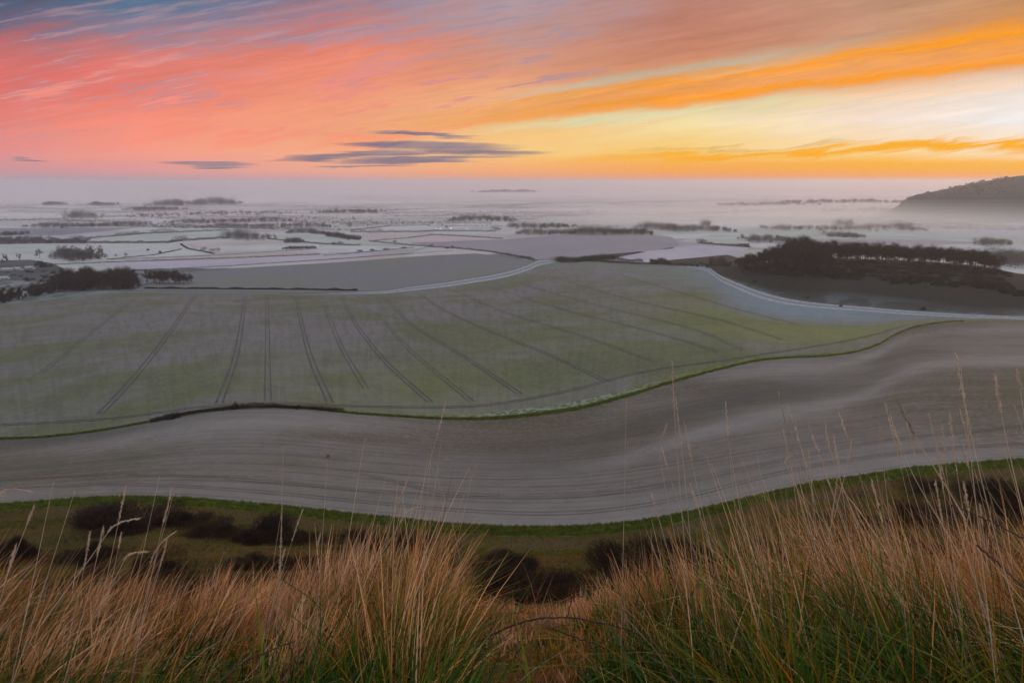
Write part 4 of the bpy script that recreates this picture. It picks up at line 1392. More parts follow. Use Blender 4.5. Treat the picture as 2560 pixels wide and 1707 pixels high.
def low_scrub():
    P, L = [], []
    for s_, p in zip(SHRUBS, pp):
        d = math.dist(p, (0, 0, EYE)); w = s_[2] / F * d
        for j in range(8):
            c = p[:2] + RNG.normal(0, 1, 2) * np.array([w * 0.65, w * 0.50])
            n = 520; q = c + RNG.normal(0, 1, (n, 2)) * np.array([w * 0.22, w * 0.13])
            P.append(np.column_stack([q, T(q[:, 0], q[:, 1]) + RNG.random(n) ** 1.3 * RNG.uniform(0.4, 1.5)]))
    P = np.concatenate(P); n = len(P)
    D = RNG.normal(0, 0.7, (n, 3)); D[:, 2] = np.abs(D[:, 2]) + 0.3
    V, Fx = slivers(P, D, RNG.uniform(0.25, 0.7, n), RNG.uniform(0.03, 0.07, n))
    o = obj('low_scrub', mesh_data('low_scrub', V, None, Fx, M['bramble_leaf']))
    o['kind'] = 'stuff'; o['label'] = 'low rusty scrub creeping out from the thickets on the slope'


low_scrub()

# ------------------------------------------------------------------ farm roofs, lamps and far lights at the left and in the plain
def f_wall(t, p): return mixc(t, noise(t, objco(t), 0.8, 3).smooth(0.3, 0.7), (0.42, 0.40, 0.37), (0.52, 0.50, 0.47))
def f_roof(t, p): return mixc(t, noise(t, objco(t), 1.2, 3).smooth(0.3, 0.7), (0.30, 0.31, 0.33), (0.42, 0.42, 0.44))


M['wall'] = material('rendered_wall', f_wall); M['roof'] = material('frosted_roof', f_roof)
M['pane'] = material('dark_pane', lambda t, p: mixc(t, 0.0, (0.03, 0.03, 0.04), (0.03, 0.03, 0.04)), 0.2)


def glow(name, color, power):
    m = bpy.data.materials.new(name); m.use_nodes = True
    p = m.node_tree.nodes['Principled BSDF']
    p.inputs['Emission Color'].default_value = (*color, 1); p.inputs['Emission Strength'].default_value = power
    return m


M['lit_pane'] = glow('lit_pane', (0.75, 1.0, 0.95), 2.0)
M['lamp'] = glow('lamp_white', (1.0, 0.95, 0.8), 7.0)
M['lamp_orange'] = glow('lamp_orange', (1.0, 0.5, 0.1), 9.0)


def bx(lo, hi):
    (a, b, c), (d, e, f) = lo, hi
    V = np.array([(a, b, c), (d, b, c), (d, e, c), (a, e, c), (a, b, f), (d, b, f), (d, e, f), (a, e, f)], float)
    return V, np.array([(0, 3, 2, 1), (4, 5, 6, 7), (0, 1, 5, 4), (1, 2, 6, 5), (2, 3, 7, 6), (3, 0, 4, 7)])


def house(p, w, d, h, rise, rz, label, lit=False, name='farm_building'):
    o = empty(name, (p[0], p[1], p[2] - 0.2), rz)
    tag(o, label, 'building')
    V, q = bx((-w / 2, -d / 2, 0), (w / 2, d / 2, h))
    obj('wall', mesh_data('wall', V, q, None, M['wall']), o)
    e = 0.35
    V = np.array([(-w / 2 - e, -d / 2 - e, h - 0.1), (w / 2 + e, -d / 2 - e, h - 0.1), (w / 2 + e, 0, h + rise), (-w / 2 - e, 0, h + rise), (-w / 2 - e, d / 2 + e, h - 0.1), (w / 2 + e, d / 2 + e, h - 0.1)])
    V = np.concatenate([V, V + np.array([0, 0, 0.22])])
    q = np.array([(6, 7, 8, 9), (9, 8, 11, 10), (0, 3, 2, 1), (3, 4, 5, 2), (0, 1, 7, 6), (5, 4, 10, 11), (1, 2, 8, 7), (2, 5, 11, 8), (3, 0, 6, 9), (4, 3, 9, 10)])
    obj('roof', mesh_data('roof', V, q, None, M['roof']), o)
    k = max(2, int(w / 4))
    for i in range(k):
        x = -w / 2 + w * (i + 0.5) / k
        V, q = bx((x - 0.7, -d / 2 - 0.06, h * 0.35), (x + 0.7, -d / 2 + 0.02, h * 0.8))
        obj('window', mesh_data('window', V, q, None, M['lit_pane'] if lit else M['pane']), o)
    return o


for px, py, w, d, h, rz, lb in [(20, 678, 16, 8, 3.2, 0.2, 'white roofed low farm building nearest the left edge'), (45, 677, 13, 7, 3.4, -0.1, 'white roofed farm shed second from the left edge'),
                                (75, 674, 12, 7, 3.2, 0.1, 'small pale farm shed right of the two white roofed ones'), (6, 700, 16, 8, 3.0, 0.3, 'pale roofed barn below the farm sheds at the left edge')]:
    house(at1(px, py), w, d, h, 2.2, rz, lb)
for px, py, w, lb, nm in [(142, 566, 26, 'glasshouse with lit greenish panes in the dark band of woods, left one', 'glasshouse'), (166, 565, 34, 'glasshouse with lit greenish panes in the dark band of woods, right one', 'glasshouse'),
                          (183, 545, 16, 'pale house under the tall misty trees far left', 'house'), (1425, 532, 10, 'tiny pale house in front of the far wooded ridge', 'house')]:
    house(at1(px, py), w, 9, 4.5, 3, 0.1, lb, nm == 'glasshouse', nm)


def lamp(px, py, mat, label, h=7.0, r=0.55):
    p = at1(px, py)
    o = empty('street_lamp', (p[0], p[1], p[2] - 0.1))
    tag(o, label, 'street lamp', 'far lit lamps')
    V, q = limb([(0, 0, 0), (0, 0, h), (0, -0.6, h + 0.5)], [0.10, 0.07, 0.05], 6)
    obj('pole', mesh_data('pole', V, q, None, M['bark']), o)
    b = ball(14, RNG, 0.0) * 0
    n_ = 8; a = np.linspace(0, 2 * math.pi, n_, endpoint=False); rows_ = [np.array([(0, 0, -r)])]
    ring = [np.stack([np.cos(a) * r * math.cos(e), np.sin(a) * r * math.cos(e), np.full(n_, r * math.sin(e))], 1) for e in (-0.7, 0.0, 0.7)]
    V = np.concatenate(ring) + np.array([0, -0.6, h + 0.4])
    q = np.concatenate([np.stack([np.arange(n_) + k * n_, (np.arange(n_) + 1) % n_ + k * n_, (np.arange(n_) + 1) % n_ + (k + 1) * n_, np.arange(n_) + (k + 1) * n_], 1) for k in (0, 1)])
    caps = np.concatenate([np.stack([np.zeros(n_ - 2, int), np.arange(2, n_), np.arange(1, n_ - 1)], 1), np.stack([np.full(n_ - 2, 2 * n_), 2 * n_ + np.arange(1, n_ - 1), 2 * n_ + np.arange(2, n_)], 1)])
    obj('lamp_head', mesh_data('lamp_head', V, q, caps, mat), o)


for k, (px, py) in enumerate([(1829, 522), (1828.5, 525), (1827, 528), (1825, 531), (1822, 534)]):
    lamp(px, py, M['lamp'], 'white light in the short bright curve on the far misty road', 6, 0.9)
for px, py, c, lb in [(1769, 558, 'lamp_orange', 'orange light among trees at the end of the far village wood'), (1845, 566, 'lamp_orange', 'lone orange light right of the far village wood'),
                      (1882, 567, 'lamp', 'white light furthest right of the far village'), (1785, 546, 'lamp', 'small white light above the orange one'), (1755, 550, 'lamp', 'faint white light left of the orange one'),
                      (1091, 578, 'lamp', 'white light first from the left on the far road'), (1101, 578, 'lamp', 'white light second from the left on the far road'), (1128, 577, 'lamp', 'white light below the single round tree'),
                      (1167, 577, 'lamp', 'white light on the far road between the round tree and the bushy clump'), (1501, 565, 'lamp', 'white light in the middle of the dark evergreen wood')]:
    lamp(px, py, M[c], lb, 6, 0.55)

# ------------------------------------------------------------------ the near grass on the brow
def blade_mesh(B, H, lean, curl, W, phi, segs=5):
    """B (n,3) roots; H heights; lean (n,2) sideways drift of the tip per metre; curl droop; W widths; phi facing."""
    n = len(B)
    t = np.linspace(0, 1, segs + 1)[None, :, None]
    up = np.zeros((n, 1, 3)); up[:, 0, 2] = H
    side = np.zeros((n, 1, 3)); side[:, 0, :2] = lean * H[:, None]
    c = B[:, None] + up * (t - curl[:, None, None] * t ** 3) + side * (0.68 * t + 0.32 * t ** 2) + side * curl[:, None, None] * t ** 3 * 1.2
    w = W[:, None, None] * np.array([0.75, 1.0, 0.95, 0.8, 0.5, 0.12][:segs + 1])[None, :, None] * 0.5
    f = np.stack([np.cos(phi), np.sin(phi), np.zeros(n)], 1)[:, None]
    V = np.stack([c - f * w, c + f * w], 2).reshape(n, -1, 3)
    k = np.arange(segs)[None] * 2 + (np.arange(n) * (segs + 1) * 2)[:, None]
    Fq = np.stack([k, k + 1, k + 3, k + 2], -1).reshape(-1, 4)
    return V.reshape(-1, 3), Fq, (segs + 1) * 2


XH = [-900, 0, 250, 450, 620, 800, 960, 1060, 1130, 1200, 1300, 1420, 1500, 1580, 1720, 1880, 2050, 2300, 2560, 3400]
HH = [0.40, 0.41, 0.35, 0.29, 0.31, 0.46, 0.64, 0.59, 0.34, 0.14, 0.09, 0.10, 0.20, 0.36, 0.41, 0.55, 0.66, 0.64, 0.66, 0.6]
THH = [math.atan2(*[float(v) for v in ray(x, 1450)[:2]]) for x in XH]


def tall(th): return np.interp(th, THH, HH)


def clump(x, y):
    return 0.5 + 0.25 * np.sin(x * 5.1 + 1.7 * np.sin(y * 3.3)) + 0.25 * np.sin(y * 6.3 + x * 2.1 + 0.6)


def scatter(n, r0, r1, th0=R(-54), th1=R(54), keep=None):
    th = RNG.uniform(th0, th1, n); r = np.sqrt(RNG.uniform(r0 * r0, r1 * r1, n)) / np.cos(th)
    x, y = np.sin(th) * r, np.cos(th) * r
    if keep is not None:
        k = RNG.random(n) < keep(x, y, th, r)
        x, y, th, r = x[k], y[k], th[k], r[k]
    return x, y, th, r


def near_grass():
    Vs, Fs, hue, ton, o = [], [], [], [], 0

    def add(x, y, H, lean, curl, W, hu, tn, segs=5):
        nonlocal o
        B = np.column_stack([x, y, T(x, y) - 0.02])
        V, Fq, per = blade_mesh(B, H, lean, curl, W, RNG.uniform(0, math.pi, len(x)), segs)
        Vs.append(V); Fs.append(Fq + o); o += len(V)
        hue.append(np.repeat(hu, per)); ton.append(np.repeat(tn, per))

    def wind(th, s, n):
        return np.column_stack([-0.42 * th / 0.6 + 0.06 + RNG.normal(0, s, n), RNG.normal(0, s, n)])
    def tussocks(n, r0, r1, per, spread, hmul, hue0, hues, W, curl_hi, lean_s, gate=None, t0=R(-54), t1=R(54)):
        """Blades springing from many separate tussocks, each with its own size, lean and tint."""
        x0, y0, th0, r0_ = scatter(n, r0, r1, t0, t1, keep=gate)
        m = len(x0)
        size = RNG.uniform(0.55, 1.15, m); tint = RNG.normal(hue0, hues, m); brt = RNG.random(m)
        cnt = np.maximum(3, (per * size * RNG.uniform(0.5, 1.4, m))).astype(int)
        k = np.repeat(np.arange(m), cnt); n_ = len(k)
        a = RNG.uniform(0, 6.283, n_); rr = np.abs(RNG.normal(0, spread, n_)) * size[k]
        x = x0[k] + np.cos(a) * rr; y = y0[k] + np.sin(a) * rr
        th = np.arctan2(x, y)
        H = tall(th) * hmul * size[k] * (0.30 + 0.75 * RNG.random(n_) ** 0.7)
        own = RNG.normal(0, 0.10, (m, 2))[k]
        out = np.stack([np.cos(a), np.sin(a)], 1) * (rr / max(spread, 1e-3))[:, None] * 0.14
        L = wind(th, lean_s, n_) + own + out
        bent = RNG.random(n_) < 0.14
        curl = np.where(bent, RNG.uniform(0.3, 0.95, n_), RNG.uniform(0, curl_hi, n_))
        add(x, y, H, L, curl, RNG.uniform(W[0], W[1], n_), np.clip(tint[k] + RNG.normal(0, 0.07, n_), 0, 1), np.clip(brt[k] * 0.6 + RNG.random(n_) * 0.5, 0, 1))
    # straw, rust and green tussocks with bare dark ground between them
    tussocks(270, 1.3, 3.4, 80, 0.070, 1.0, 0.16, 0.12, (0.0026, 0.0066), 0.07, 0.12, lambda x, y, th, r: np.clip(0.06 + (r * np.cos(th) - 1.65) / 0.5, 0.06, 1))
    tussocks(180, 1.4, 3.3, 62, 0.09, 0.84, 0.46, 0.08, (0.0026, 0.0060), 0.2, 0.25)
    tussocks(330, 1.1, 2.9, 80, 0.085, 0.98, 0.84, 0.08, (0.0036, 0.0080), 0.3, 0.20, lambda x, y, th, r: np.clip(1.2 - (r * np.cos(th) - 1.3) / 1.5, 0.12, 1))
    tussocks(170, 1.0, 1.95, 95, 0.085, 0.85, 0.93, 0.06, (0.0036, 0.0080), 0.35, 0.22)
    tussocks(70, 1.5, 3.2, 40, 0.07, 0.9, 0.74, 0.05, (0.0030, 0.0062), 0.2, 0.15)
    for t0, t1 in ((R(-72), R(-54)), (R(54), R(72))):
        tussocks(110, 1.3, 3.4, 80, 0.075, 0.95, 0.16, 0.12, (0.0026, 0.0066), 0.07, 0.12, None, t0, t1)
        tussocks(60, 1.2, 3.2, 62, 0.09, 0.8, 0.46, 0.08, (0.0026, 0.0060), 0.2, 0.25, None, t0, t1)
        tussocks(80, 1.0, 2.4, 80, 0.085, 0.85, 0.86, 0.08, (0.0036, 0.0080), 0.3, 0.2, None, t0, t1)
    # scattered single straws, some standing well above the rest
    x, y, th, r = scatter(3600, 1.3, 3.5)
    n = len(x)
    add(x, y, tall(th) * RNG.uniform(0.5, 1.1, n), wind(th, 0.22, n), RNG.uniform(0, 0.3, n), RNG.uniform(0.0024, 0.0052, n), np.clip(RNG.normal(0.22, 0.16, n), 0, 0.6), RNG.random(n))
    x, y, th, r = scatter(1500, 1.6, 3.2, keep=lambda x, y, th, r: clump(x, y) * np.clip((tall(th) - 0.15) / 0.3, 0.05, 1))
    n = len(x)
    add(x, y, tall(th) * RNG.uniform(1.05, 1.5, n), wind(th, 0.10, n), RNG.uniform(0, 0.05, n), RNG.uniform(0.0022, 0.0040, n), np.clip(RNG.normal(0.14, 0.08, n), 0, 0.4), RNG.random(n))
    # flattened thatch
    x, y, th, r = scatter(3200, 1.2, 3.6)
    n = len(x); a = RNG.uniform(0, 6.283, n)
    add(x, y, RNG.uniform(0.04, 0.14, n), np.column_stack([np.cos(a), np.sin(a)]) * RNG.uniform(1, 2.4, n)[:, None], RNG.uniform(0.3, 0.9, n), RNG.uniform(0.0018, 0.004, n), np.clip(RNG.normal(0.44, 0.14, n), 0, 0.66), RNG.random(n) * 0.6)
    V = np.concatenate(Vs); Fq = np.concatenate(Fs)

    def f(t, p):
        h = attr(t, 'hue'); g = attr(t, 'tone')
        c, _ = h.ramp([(0.0, (0.76, 0.49, 0.31)), (0.22, (0.64, 0.335, 0.150)), (0.45, (0.56, 0.205, 0.040)), (0.62, (0.42, 0.12, 0.006)), (0.70, (0.20, 0.16, 0.006)), (0.85, (0.058, 0.112, 0.005)), (1.0, (0.016, 0.060, 0.008))])
        p.inputs['Specular IOR Level'].default_value = 0.25
        return mixc(t, 1.0, c, mixc(t, g, (0.12, 0.115, 0.11), (1.55, 1.50, 1.46)), 'MULTIPLY')
    o_ = obj('meadow_grass', mesh_data('meadow_grass', V, Fq, None, material('grass_blades', f, 0.65, 0.24), True, {'hue': np.concatenate(hue), 'tone': np.concatenate(ton)}))
    o_['kind'] = 'stuff'; o_['label'] = 'long dead straw and green grass on the brow in front'


near_grass()

M['stalk'] = material('dry_stalk', woody((0.56, 0.38, 0.26), (0.70, 0.52, 0.38), 3.0), 0.7, 0.2)
M['seed'] = material('seed_head', woody((0.52, 0.36, 0.25), (0.68, 0.50, 0.38), 8.0), 0.8, 0.3)
M['seed_brown'] = material('brown_seed_head', woody((0.20, 0.12, 0.085), (0.30, 0.19, 0.13), 12.0), 0.8)
M['blade_green'] = material('bright_blade', woody((0.16, 0.20, 0.02), (0.24, 0.26, 0.03), 3.0), 0.6, 0.4)


def stem(top, base, d, head, label, rad=0.0011, hl=0.16, bow=0.0):
    tx, ty = top; bx_, by_ = base
    dx, dy, dz = (float(v) for v in ray(tx, ty)); h = math.hypot(dx, dy)
    P1 = np.array([dx, dy, dz]) / h * d + np.array([0, 0, EYE])
    ex, ey, ez = (float(v) for v in ray(bx_, by_)); e = math.hypot(ex, ey)
    # the stem keeps its slant down to the ground at the same distance
    q = np.array([ex, ey, ez]) / e * d + np.array([0, 0, EYE])
    dirn = (q - P1); g = None
    for k in np.linspace(0.8, 4.0, 400):
        c = P1 + dirn * k
        if c[2] <= T(c[0], c[1])[0]:
            g = c; break
    if g is None: g = P1 + dirn * 2.0
    g = g + np.array([0, 0, -0.03])
    n = 14; t = np.linspace(0, 1, n)[:, None]
    side = np.cross(P1 - g, np.array([0, 1.0, 0])); side = side / max(np.linalg.norm(side), 1e-6)
    C = g * (1 - t) + P1 * t
    LN = np.linalg.norm(P1 - g)
    C = C + side * (bow * LN * 4 * t * (1 - t) * t)
    nod = np.zeros(3)
    if head == 'nod':
        # the last part bends over
        w = np.clip((t - 0.8) / 0.2, 0, 1) ** 2
        C = C + side * (-0.05 * LN) * 0 - np.array([0, 0, 1.0]) * w * 0.035 + np.array([0.05, 0, 0]) * w
    o = empty('seeding_grass', tuple(g))
    o['kind'] = 'thing'
    tag(o, label, 'grass stem', 'tall grass stems on the brow')
    V, fq = limb(C - g, np.linspace(rad * 1.25, rad * 0.50, n), 5)
    obj('stalk', mesh_data('stalk', V, fq, None, M['stalk'], True), o)
    if head == 'none': return
    if head == 'round':
        b = ball(260, RNG, 0.25) * 0.0055
        V, f3 = slivers(C[-1] - g + b, b + RNG.normal(0, 0.003, b.shape), np.full(260, 0.006), np.full(260, 0.0022))
        obj('seed_head', mesh_data('seed_head', V, None, f3, M['seed_brown']), o)
        return
    m = 90
    u = RNG.random(m) ** 0.9
    s0 = 1 - hl
    tt = s0 + (1 - s0) * u
    Q = np.stack([np.interp(tt, t[:, 0], C[:, k]) for k in range(3)], 1) - g
    axis = (C[-1] - C[-3]); axis /= np.linalg.norm(axis)
    wid = (0.0018 if head == 'nod' else 0.0026) * (np.sin(np.clip(u, 0.03, 1) * math.pi) ** 0.6 + 0.15)
    off = RNG.normal(0, 1, (m, 3)) * wid[:, None] * 0.5
    V, f3 = slivers(Q + off, axis + RNG.normal(0, 0.28, (m, 3)), RNG.uniform(0.007, 0.016, m), RNG.uniform(0.0012, 0.0024, m))
    obj('seed_head', mesh_data('seed_head', V, None, f3, M['seed_brown'] if head == 'brown' else M['seed']), o)


for a in [
    ((1680, 903), (1712, 1300), 2.3, 'spike', 'tallest pale grass stem, left of the centre right, with a long feathery head', 0.0015, 0.20, 0.01),
    ((1688, 992), (1722, 1330), 2.5, 'spike', 'pale stem leaning close against the tallest one, with a tangled head', 0.0014, 0.17, -0.01),
    ((1635, 1034), (1695, 1330), 2.4, 'nod', 'stem left of the tallest one with its tip hooked over', 0.0012, 0.07, 0.02),
    ((1566, 998), (1556, 1480), 1.9, 'none', 'very thin straight stem without a head above the gap in the grass', 0.0010, 0.1, 0.0),
    ((1814, 1003), (1850, 1335), 2.5, 'spike', 'slim stem with a short pale spike, second right of the tallest', 0.0010, 0.12, 0.01),
    ((1946, 978), (2010, 1240), 2.2, 'brown', 'stem with a reddish brown spike near the middle of the right half', 0.0012, 0.24, 0.0),
    ((1958, 1073), (1998, 1215), 2.4, 'spike', 'pale feathery stem crossing just below the reddish spike', 0.0011, 0.25, 0.02),
    ((1948, 1117), (2005, 1230), 2.5, 'nod', 'short stem with a pale hooked tip, lowest of the crossing group', 0.0011, 0.15, 0.02),
    ((2063, 1058), (2106, 1180), 2.4, 'spike', 'stem with a whitish bent head pointing up left, over the lower field', 0.0011, 0.25, 0.05),
    ((2129, 1102), (2108, 1190), 2.5, 'spike', 'stem with a bright pink flame shaped head leaning right', 0.0011, 0.28, -0.02),
    ((2197, 1055), (2212, 1170), 2.6, 'spike', 'faint stem with a thin dark head above a green blade tip', 0.0010, 0.20, 0.0),
    ((2242, 995), (2330, 1130), 1.7, 'brown', 'blurred close stem with a drooping brown head at right', 0.0013, 0.3, 0.03),
    ((2243, 1088), (2325, 1230), 2.3, 'spike', 'stem with a plump cream head bent to the left, low at right', 0.0012, 0.16, 0.05),
    ((2322, 1033), (2400, 1280), 2.2, 'spike', 'stem with a pale club head, left one of two alike at right', 0.0012, 0.16, 0.02),
    ((2374, 1028), (2424, 1290), 2.2, 'spike', 'stem with a pale club head, right one of two alike at right', 0.0012, 0.16, 0.02),
    ((2388, 882), (2490, 1260), 1.7, 'spike', 'tallest stem of the right edge group with a long blurred head', 0.0014, 0.18, 0.02),
    ((2400, 900), (2440, 1240), 1.8, 'none', 'bare straight stem close behind the tallest of the right edge group', 0.0011, 0.1, 0.0),
    ((2488, 938), (2560, 1230), 1.7, 'spike', 'blurred stem with a pale head nearest the right edge but one', 0.0012, 0.14, 0.02),
    ((2543, 925), (2575, 1100), 2.0, 'spike', 'stem with a bright cream head at the very right edge', 0.0012, 0.12, 0.0),
    ((2095, 1180), (2075, 1330), 2.4, 'spike', 'upright stem with a whitish head among the straw at centre right', 0.0011, 0.3, 0.0),
    ((2450, 1260), (2462, 1330), 2.3, 'spike', 'short upright stem with a narrow head low at the right', 0.0010, 0.3, 0.0),
    ((1115, 1004), (1030, 1310), 2.4, 'spike', 'tallest stem of the pale tussock, leaning right with a slim head', 0.0012, 0.12, 0.0),
    ((1079, 1112), (1062, 1330), 2.5, 'none', 'upright thin stem right of the tallest in the pale tussock', 0.0010, 0.1, 0.0),
    ((1101, 1112), (1072, 1330), 2.5, 'none', 'thin stem leaning right beside the upright one in the pale tussock', 0.0010, 0.1, 0.0),
    ((1080, 1168), (1120, 1330), 2.5, 'none', 'stem bending to the right across the pale tussock', 0.0010, 0.1, -0.05),
    ((1180, 1190), (1150, 1320), 2.5, 'none', 'faint bare stem furthest right of the pale tussock', 0.0009, 0.1, 0.0),
    ((995, 1200), (985, 1290), 2.4, 'spike', 'stem with a narrow upright head in the middle of the pale tussock', 0.0010, 0.4, 0.0),
    ((1028, 1245), (975, 1330), 2.4, 'nod', 'stem with a golden drooping blade like head in the pale tussock', 0.0010, 0.3, -0.05),
    ((912, 1095), (872, 1330), 2.3, 'none', 'long bare stem at the left of the pale tussock, leaning right', 0.0014, 0.1, 0.0),
    ((819, 1140), (806, 1330), 2.1, 'round', 'thin stem carrying a round brown flower head over the ploughed field', 0.0009, 0.1, 0.0),
    ((708, 1118), (700, 1420), 2.2, 'none', 'long thin stem left of the one with the round brown head', 0.0011, 0.1, 0.0),
    ((399, 1190), (350, 1400), 2.3, 'none', 'long thin stem leaning right above the wide left thicket', 0.0010, 0.1, 0.0),
    ((306, 1268), (205, 1400), 2.2, 'nod', 'stem at left with a drooping feathery tip', 0.0011, 0.2, -0.03),
    ((86, 1263), (45, 1350), 2.2, 'spike', 'stem with a small pink tip near the left edge', 0.0010, 0.25, 0.0),
    ((134, 1205), (90, 1400), 2.3, 'none', 'bare stem leaning right near the left edge', 0.0010, 0.1, 0.0),
    ((24, 1196), (-30, 1270), 2.0, 'nod', 'stem with a pale nodding head at the very left edge', 0.0012, 0.3, -0.02),
    ((328, 1352), (270, 1450), 2.2, 'nod', 'short stem at left with a pale bent tip', 0.0010, 0.2, -0.05),
    ((398, 1300), (355, 1440), 2.2, 'nod', 'stem with a brownish bent tip right of the drooping one at left', 0.0012, 0.2, -0.03),
    ((560, 1384), (520, 1480), 2.2, 'round', 'short stem carrying a small round fluffy flower head at left', 0.0009, 0.1, 0.02),
    ((705, 1290), (697, 1440), 2.2, 'spike', 'stout pale stem with a split head left of the pale tussock', 0.0013, 0.3, 0.0),
]:
    stem(*a)


for k in range(46):
    right = k < 28
    tx = random.uniform(1580, 2600) if right else random.uniform(-20, 1130)
    ty = (random.uniform(1030, 1260) - 0.06 * (tx - 1580)) if right else random.uniform(1190, 1370)
    sl = random.uniform(0.12, 0.36)
    stem((tx, ty), (tx + (sl if right else -sl) * 250, ty + 250), random.uniform(1.9, 2.8), random.choice(['spike', 'spike', 'none']),
         'slender pale grass stem among the many leaning left at right' if right else 'slender pale grass stem among the many leaning right at left', random.uniform(0.0008, 0.0011), random.uniform(0.08, 0.2), random.uniform(-0.02, 0.02))


def green_blade(top, base, d, w, label):
    dx, dy, dz = (float(v) for v in ray(*top)); h = math.hypot(dx, dy)
    P1 = np.array([dx, dy, dz]) / h * d + np.array([0, 0, EYE])
    ex, ey, ez = (float(v) for v in ray(*base)); e = math.hypot(ex, ey)
    g = np.array([ex, ey, 0]) / e * d; g[2] = T(g[0], g[1])[0] - 0.03
    n = 9; t = np.linspace(0, 1, n)[:, None]
    C = g * (1 - t) + P1 * t + np.array([0.02, 0, 0]) * (t * (1 - t) * 4)
    ww = (w * np.array([0.8, 1, 1, 1, 0.95, 0.85, 0.65, 0.4, 0.06]) / 2)[:, None]
    s = np.array([0.92, 0.38, 0.0]); up = np.array([0, -0.0004, 0])
    V = np.stack([C - s * ww, C + up * 3, C + s * ww], 1).reshape(-1, 3)
    k = np.arange(n - 1) * 3
    fq = np.concatenate([np.stack([k, k + 1, k + 4, k + 3], 1), np.stack([k + 1, k + 2, k + 5, k + 4], 1)])
    o = obj('grass_sprout', mesh_data('grass_sprout', V - g, fq, None, M['blade_green'], True))
    o.location = g
    tag(o, label, 'grass blade', 'broad green blades on the brow')


for a in [((1740, 1330), (1770, 1560), 2.0, 0.010, 'broad bright green blade rising to a point beside the tallest pale stem'), ((1648, 1315), (1668, 1420), 2.2, 0.006, 'short yellow green blade left of the broad bright one'),
          ((1806, 1370), (1806, 1480), 2.1, 0.007, 'narrow upright green blade right of the broad bright one'), ((2208, 1165), (2212, 1260), 2.3, 0.006, 'green blade tip standing against the green margin at right'),
          ((2262, 1240), (2268, 1330), 2.2, 0.006, 'short green blade low at right beside crossing stems'), ((1280, 1520), (1330, 1640), 1.8, 0.009, 'leaning green blade under the arching bramble'),
          ((2400, 1420), (2450, 1500), 2.0, 0.007, 'green blade leaning left deep in the right tussock'), ((630, 1440), (620, 1560), 1.9, 0.008, 'dark green blade in the left foreground')]:
    green_blade(*a)

# arching bramble canes
M['cane'] = material('bramble_cane', woody((0.050, 0.022, 0.018), (0.085, 0.038, 0.030), 6.0), 0.6)
M['red_leaf'] = material('red_bramble_leaf', woody((0.16, 0.028, 0.014), (0.24, 0.06, 0.02), 9.0), 0.7, 0.3)


def cane(pts, rad, label, thorns=40, nl=0):
    C = []
    for px, py, d in pts:
        dx, dy, dz = (float(v) for v in ray(px, py)); h = math.hypot(dx, dy)
        C.append(np.array([dx, dy, dz]) / h * d + np.array([0, 0, EYE]))
    C = np.array(C)
    for e in (0, -1):
        z = T(C[e, 0], C[e, 1])[0]
        if C[e, 2] > z and e == 0: pass
    tt = np.linspace(0, 1, len(C)); q = np.linspace(0, 1, 36)
    C = np.stack([pchip1(tt, C[:, k], q) for k in range(3)], 1)
    C += RNG.normal(0, 0.0012, C.shape)
    g = C[0].copy()
    o = empty('bramble_cane', tuple(g))
    tag(o, label, 'bramble', 'arching bramble canes')
    V, fq = limb(C - g, np.linspace(rad, rad * 0.55, len(C)), 6)
    obj('stem', mesh_data('stem', V, fq, None, M['cane'], True), o)
    i = RNG.integers(0, len(C) - 1, thorns)
    D = RNG.normal(0, 1, (thorns, 3)); D[:, 2] -= 0.3
    D /= np.linalg.norm(D, axis=1, keepdims=True)
    V, f3 = slivers(C[i] - g + D * (rad * 0.9 + 0.002), D, np.full(thorns, 0.006), np.full(thorns, 0.0024))
    obj('thorns', mesh_data('thorns', V, None, f3, M['cane']), o)
    for k in range(nl):
        j = int(RNG.integers(6, len(C) - 4))
        V, q4 = leaves(np.repeat((C[j] - g + np.array([0, 0, -0.012]))[None], 3, 0) + RNG.normal(0, 0.008, (3, 3)), 0.007)
        obj('leaf', mesh_data('leaf', V, q4, None, M['red_leaf']), o)


cane([(1190, 1606, 2.25), (1290, 1560, 2.25), (1350, 1545, 2.25), (1420, 1543, 2.25), (1520, 1560, 2.2), (1620, 1600, 2.2), (1680, 1680, 2.15)], 0.0042, 'dark bramble cane arching across the gap in the grass', 60, 2)
cane([(1380, 1570, 2.1), (1420, 1585, 2.1), (1480, 1605, 2.1), (1540, 1635, 2.05), (1600, 1700, 2.0)], 0.0034, 'shorter bramble cane sloping down right under the arch', 40, 2)
cane([(1418, 1540, 2.25), (1432, 1490, 2.3), (1445, 1450, 2.3), (1468, 1425, 2.3)], 0.0022, 'reddish bramble shoot rising from the top of the arch', 30, 3)
cane([(2380, 1262, 2.0), (2470, 1300, 2.0), (2560, 1345, 1.95), (2660, 1420, 1.9)], 0.0026, 'dark bramble cane slanting down at the right edge', 20)
cane([(2440, 1362, 1.8), (2510, 1420, 1.8), (2570, 1480, 1.75), (2640, 1600, 1.7)], 0.0026, 'lower bramble cane at the right edge, deep in straw', 20)
cane([(540, 1712, 1.7), (600, 1660, 1.75), (660, 1630, 1.8), (740, 1600, 1.85)], 0.0032, 'reddish bramble cane low in the green grass at left', 30, 2)
# ------------------------------------------------------------------ air
def volume_mat(name, density, color, aniso=0.0):
    m = bpy.data.materials.new(name)
    m.use_nodes = True
    t = m.node_tree
    t.nodes.remove(t.nodes['Principled BSDF'])
    v = t.nodes.new('ShaderNodeVolumePrincipled')
    v.inputs['Density'].default_value = density
    v.inputs['Color'].default_value = (*color, 1)
    v.inputs['Anisotropy'].default_value = aniso
    t.links.new(v.outputs[0], t.nodes['Material Output'].inputs['Volume'])
    return m


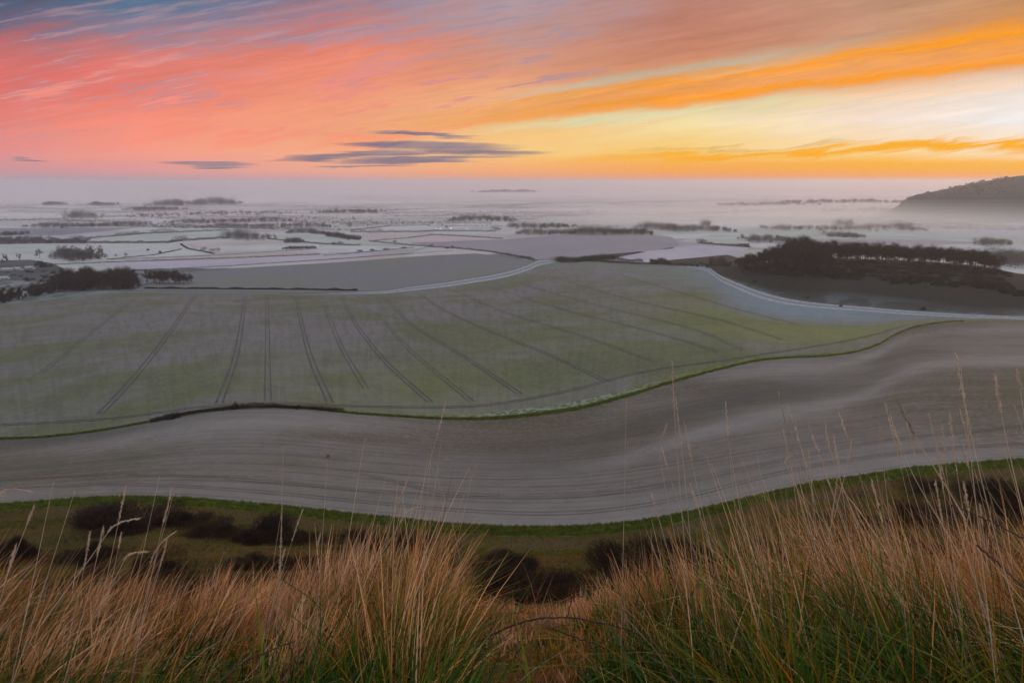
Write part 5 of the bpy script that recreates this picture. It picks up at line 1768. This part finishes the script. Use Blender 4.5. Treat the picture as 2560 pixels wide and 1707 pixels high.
def box(name, lo, hi, mat):
    (a, b, c), (d, e, f) = lo, hi
    V = [(a, b, c), (d, b, c), (d, e, c), (a, e, c), (a, b, f), (d, b, f), (d, e, f), (a, e, f)]
    Fq = [(0, 3, 2, 1), (4, 5, 6, 7), (0, 1, 5, 4), (1, 2, 6, 5), (2, 3, 7, 6), (3, 0, 4, 7)]
    return obj(name, mesh_data(name, V, Fq, None, mat))


hz = box('haze', (-36000, -8000, -1.0), (36000, 36000, EYE + 38), volume_mat('haze_air', 0.00010, (1.0, 0.95, 0.985), 0.6))
hz['kind'] = 'stuff'


def mist(c, ax, density, color=(1.0, 0.95, 0.975)):
    """A low lens of ground mist, thinning to nothing at its rim."""
    nu, nv = 48, 16
    a = np.linspace(0, 2 * math.pi, nu, endpoint=False); e = np.linspace(-math.pi / 2, math.pi / 2, nv + 1)[1:-1]
    V = np.concatenate([np.stack([np.cos(a) * math.cos(k), np.sin(a) * math.cos(k), np.full(nu, math.sin(k))], 1) for k in e] + [np.array([[0, 0, -1.0], [0, 0, 1.0]])])
    V = V * np.array(ax)
    m = len(e); i = np.arange(nu); j = (i + 1) % nu
    Fq = np.concatenate([np.stack([k * nu + i, k * nu + j, (k + 1) * nu + j, (k + 1) * nu + i], 1) for k in range(m - 1)])
    Ft = np.concatenate([np.stack([np.full(nu, m * nu), j, i], 1), np.stack([np.full(nu, m * nu + 1), (m - 1) * nu + i, (m - 1) * nu + j], 1)])
    o = obj('mist', mesh_data('mist', V, Fq, Ft, volume_mat('ground_mist', density, color, 0.55)))
    o.location = c
    o['kind'] = 'stuff'
    return o


mist((0, 17500, 0), (30000, 13200, 34), 0.0010)
mist((1500, 2900, 2), (1600, 1350, 15), 0.0018)
for k, (hh, dn) in enumerate([(26, 0.0010), (36, 0.0006), (47, 0.00045), (58, 0.00032), (70, 0.00024)]):
    mist((1480 + 18 * k, 2250 + 14 * k, 0), (1300 + 35 * k, 440 + 38 * k, hh), dn, (1.0, 0.98, 0.93))
mist((0, 5200, 0), (9000, 3400, 13), 0.0017)
mist((-4200, 5200, 4), (3000, 1500, 20), 0.0012)
mist((-2500, 4300, 2), (2300, 330, 22), 0.0030)
mist((900, 6600, 0), (3600, 520, 30), 0.0026)
mist((-1350, 2720, 1), (950, 130, 8), 0.0040)
mist((250, 3150, 0), (900, 170, 8), 0.0040)
mist((-3600, 7600, 0), (3000, 500, 32), 0.0026)
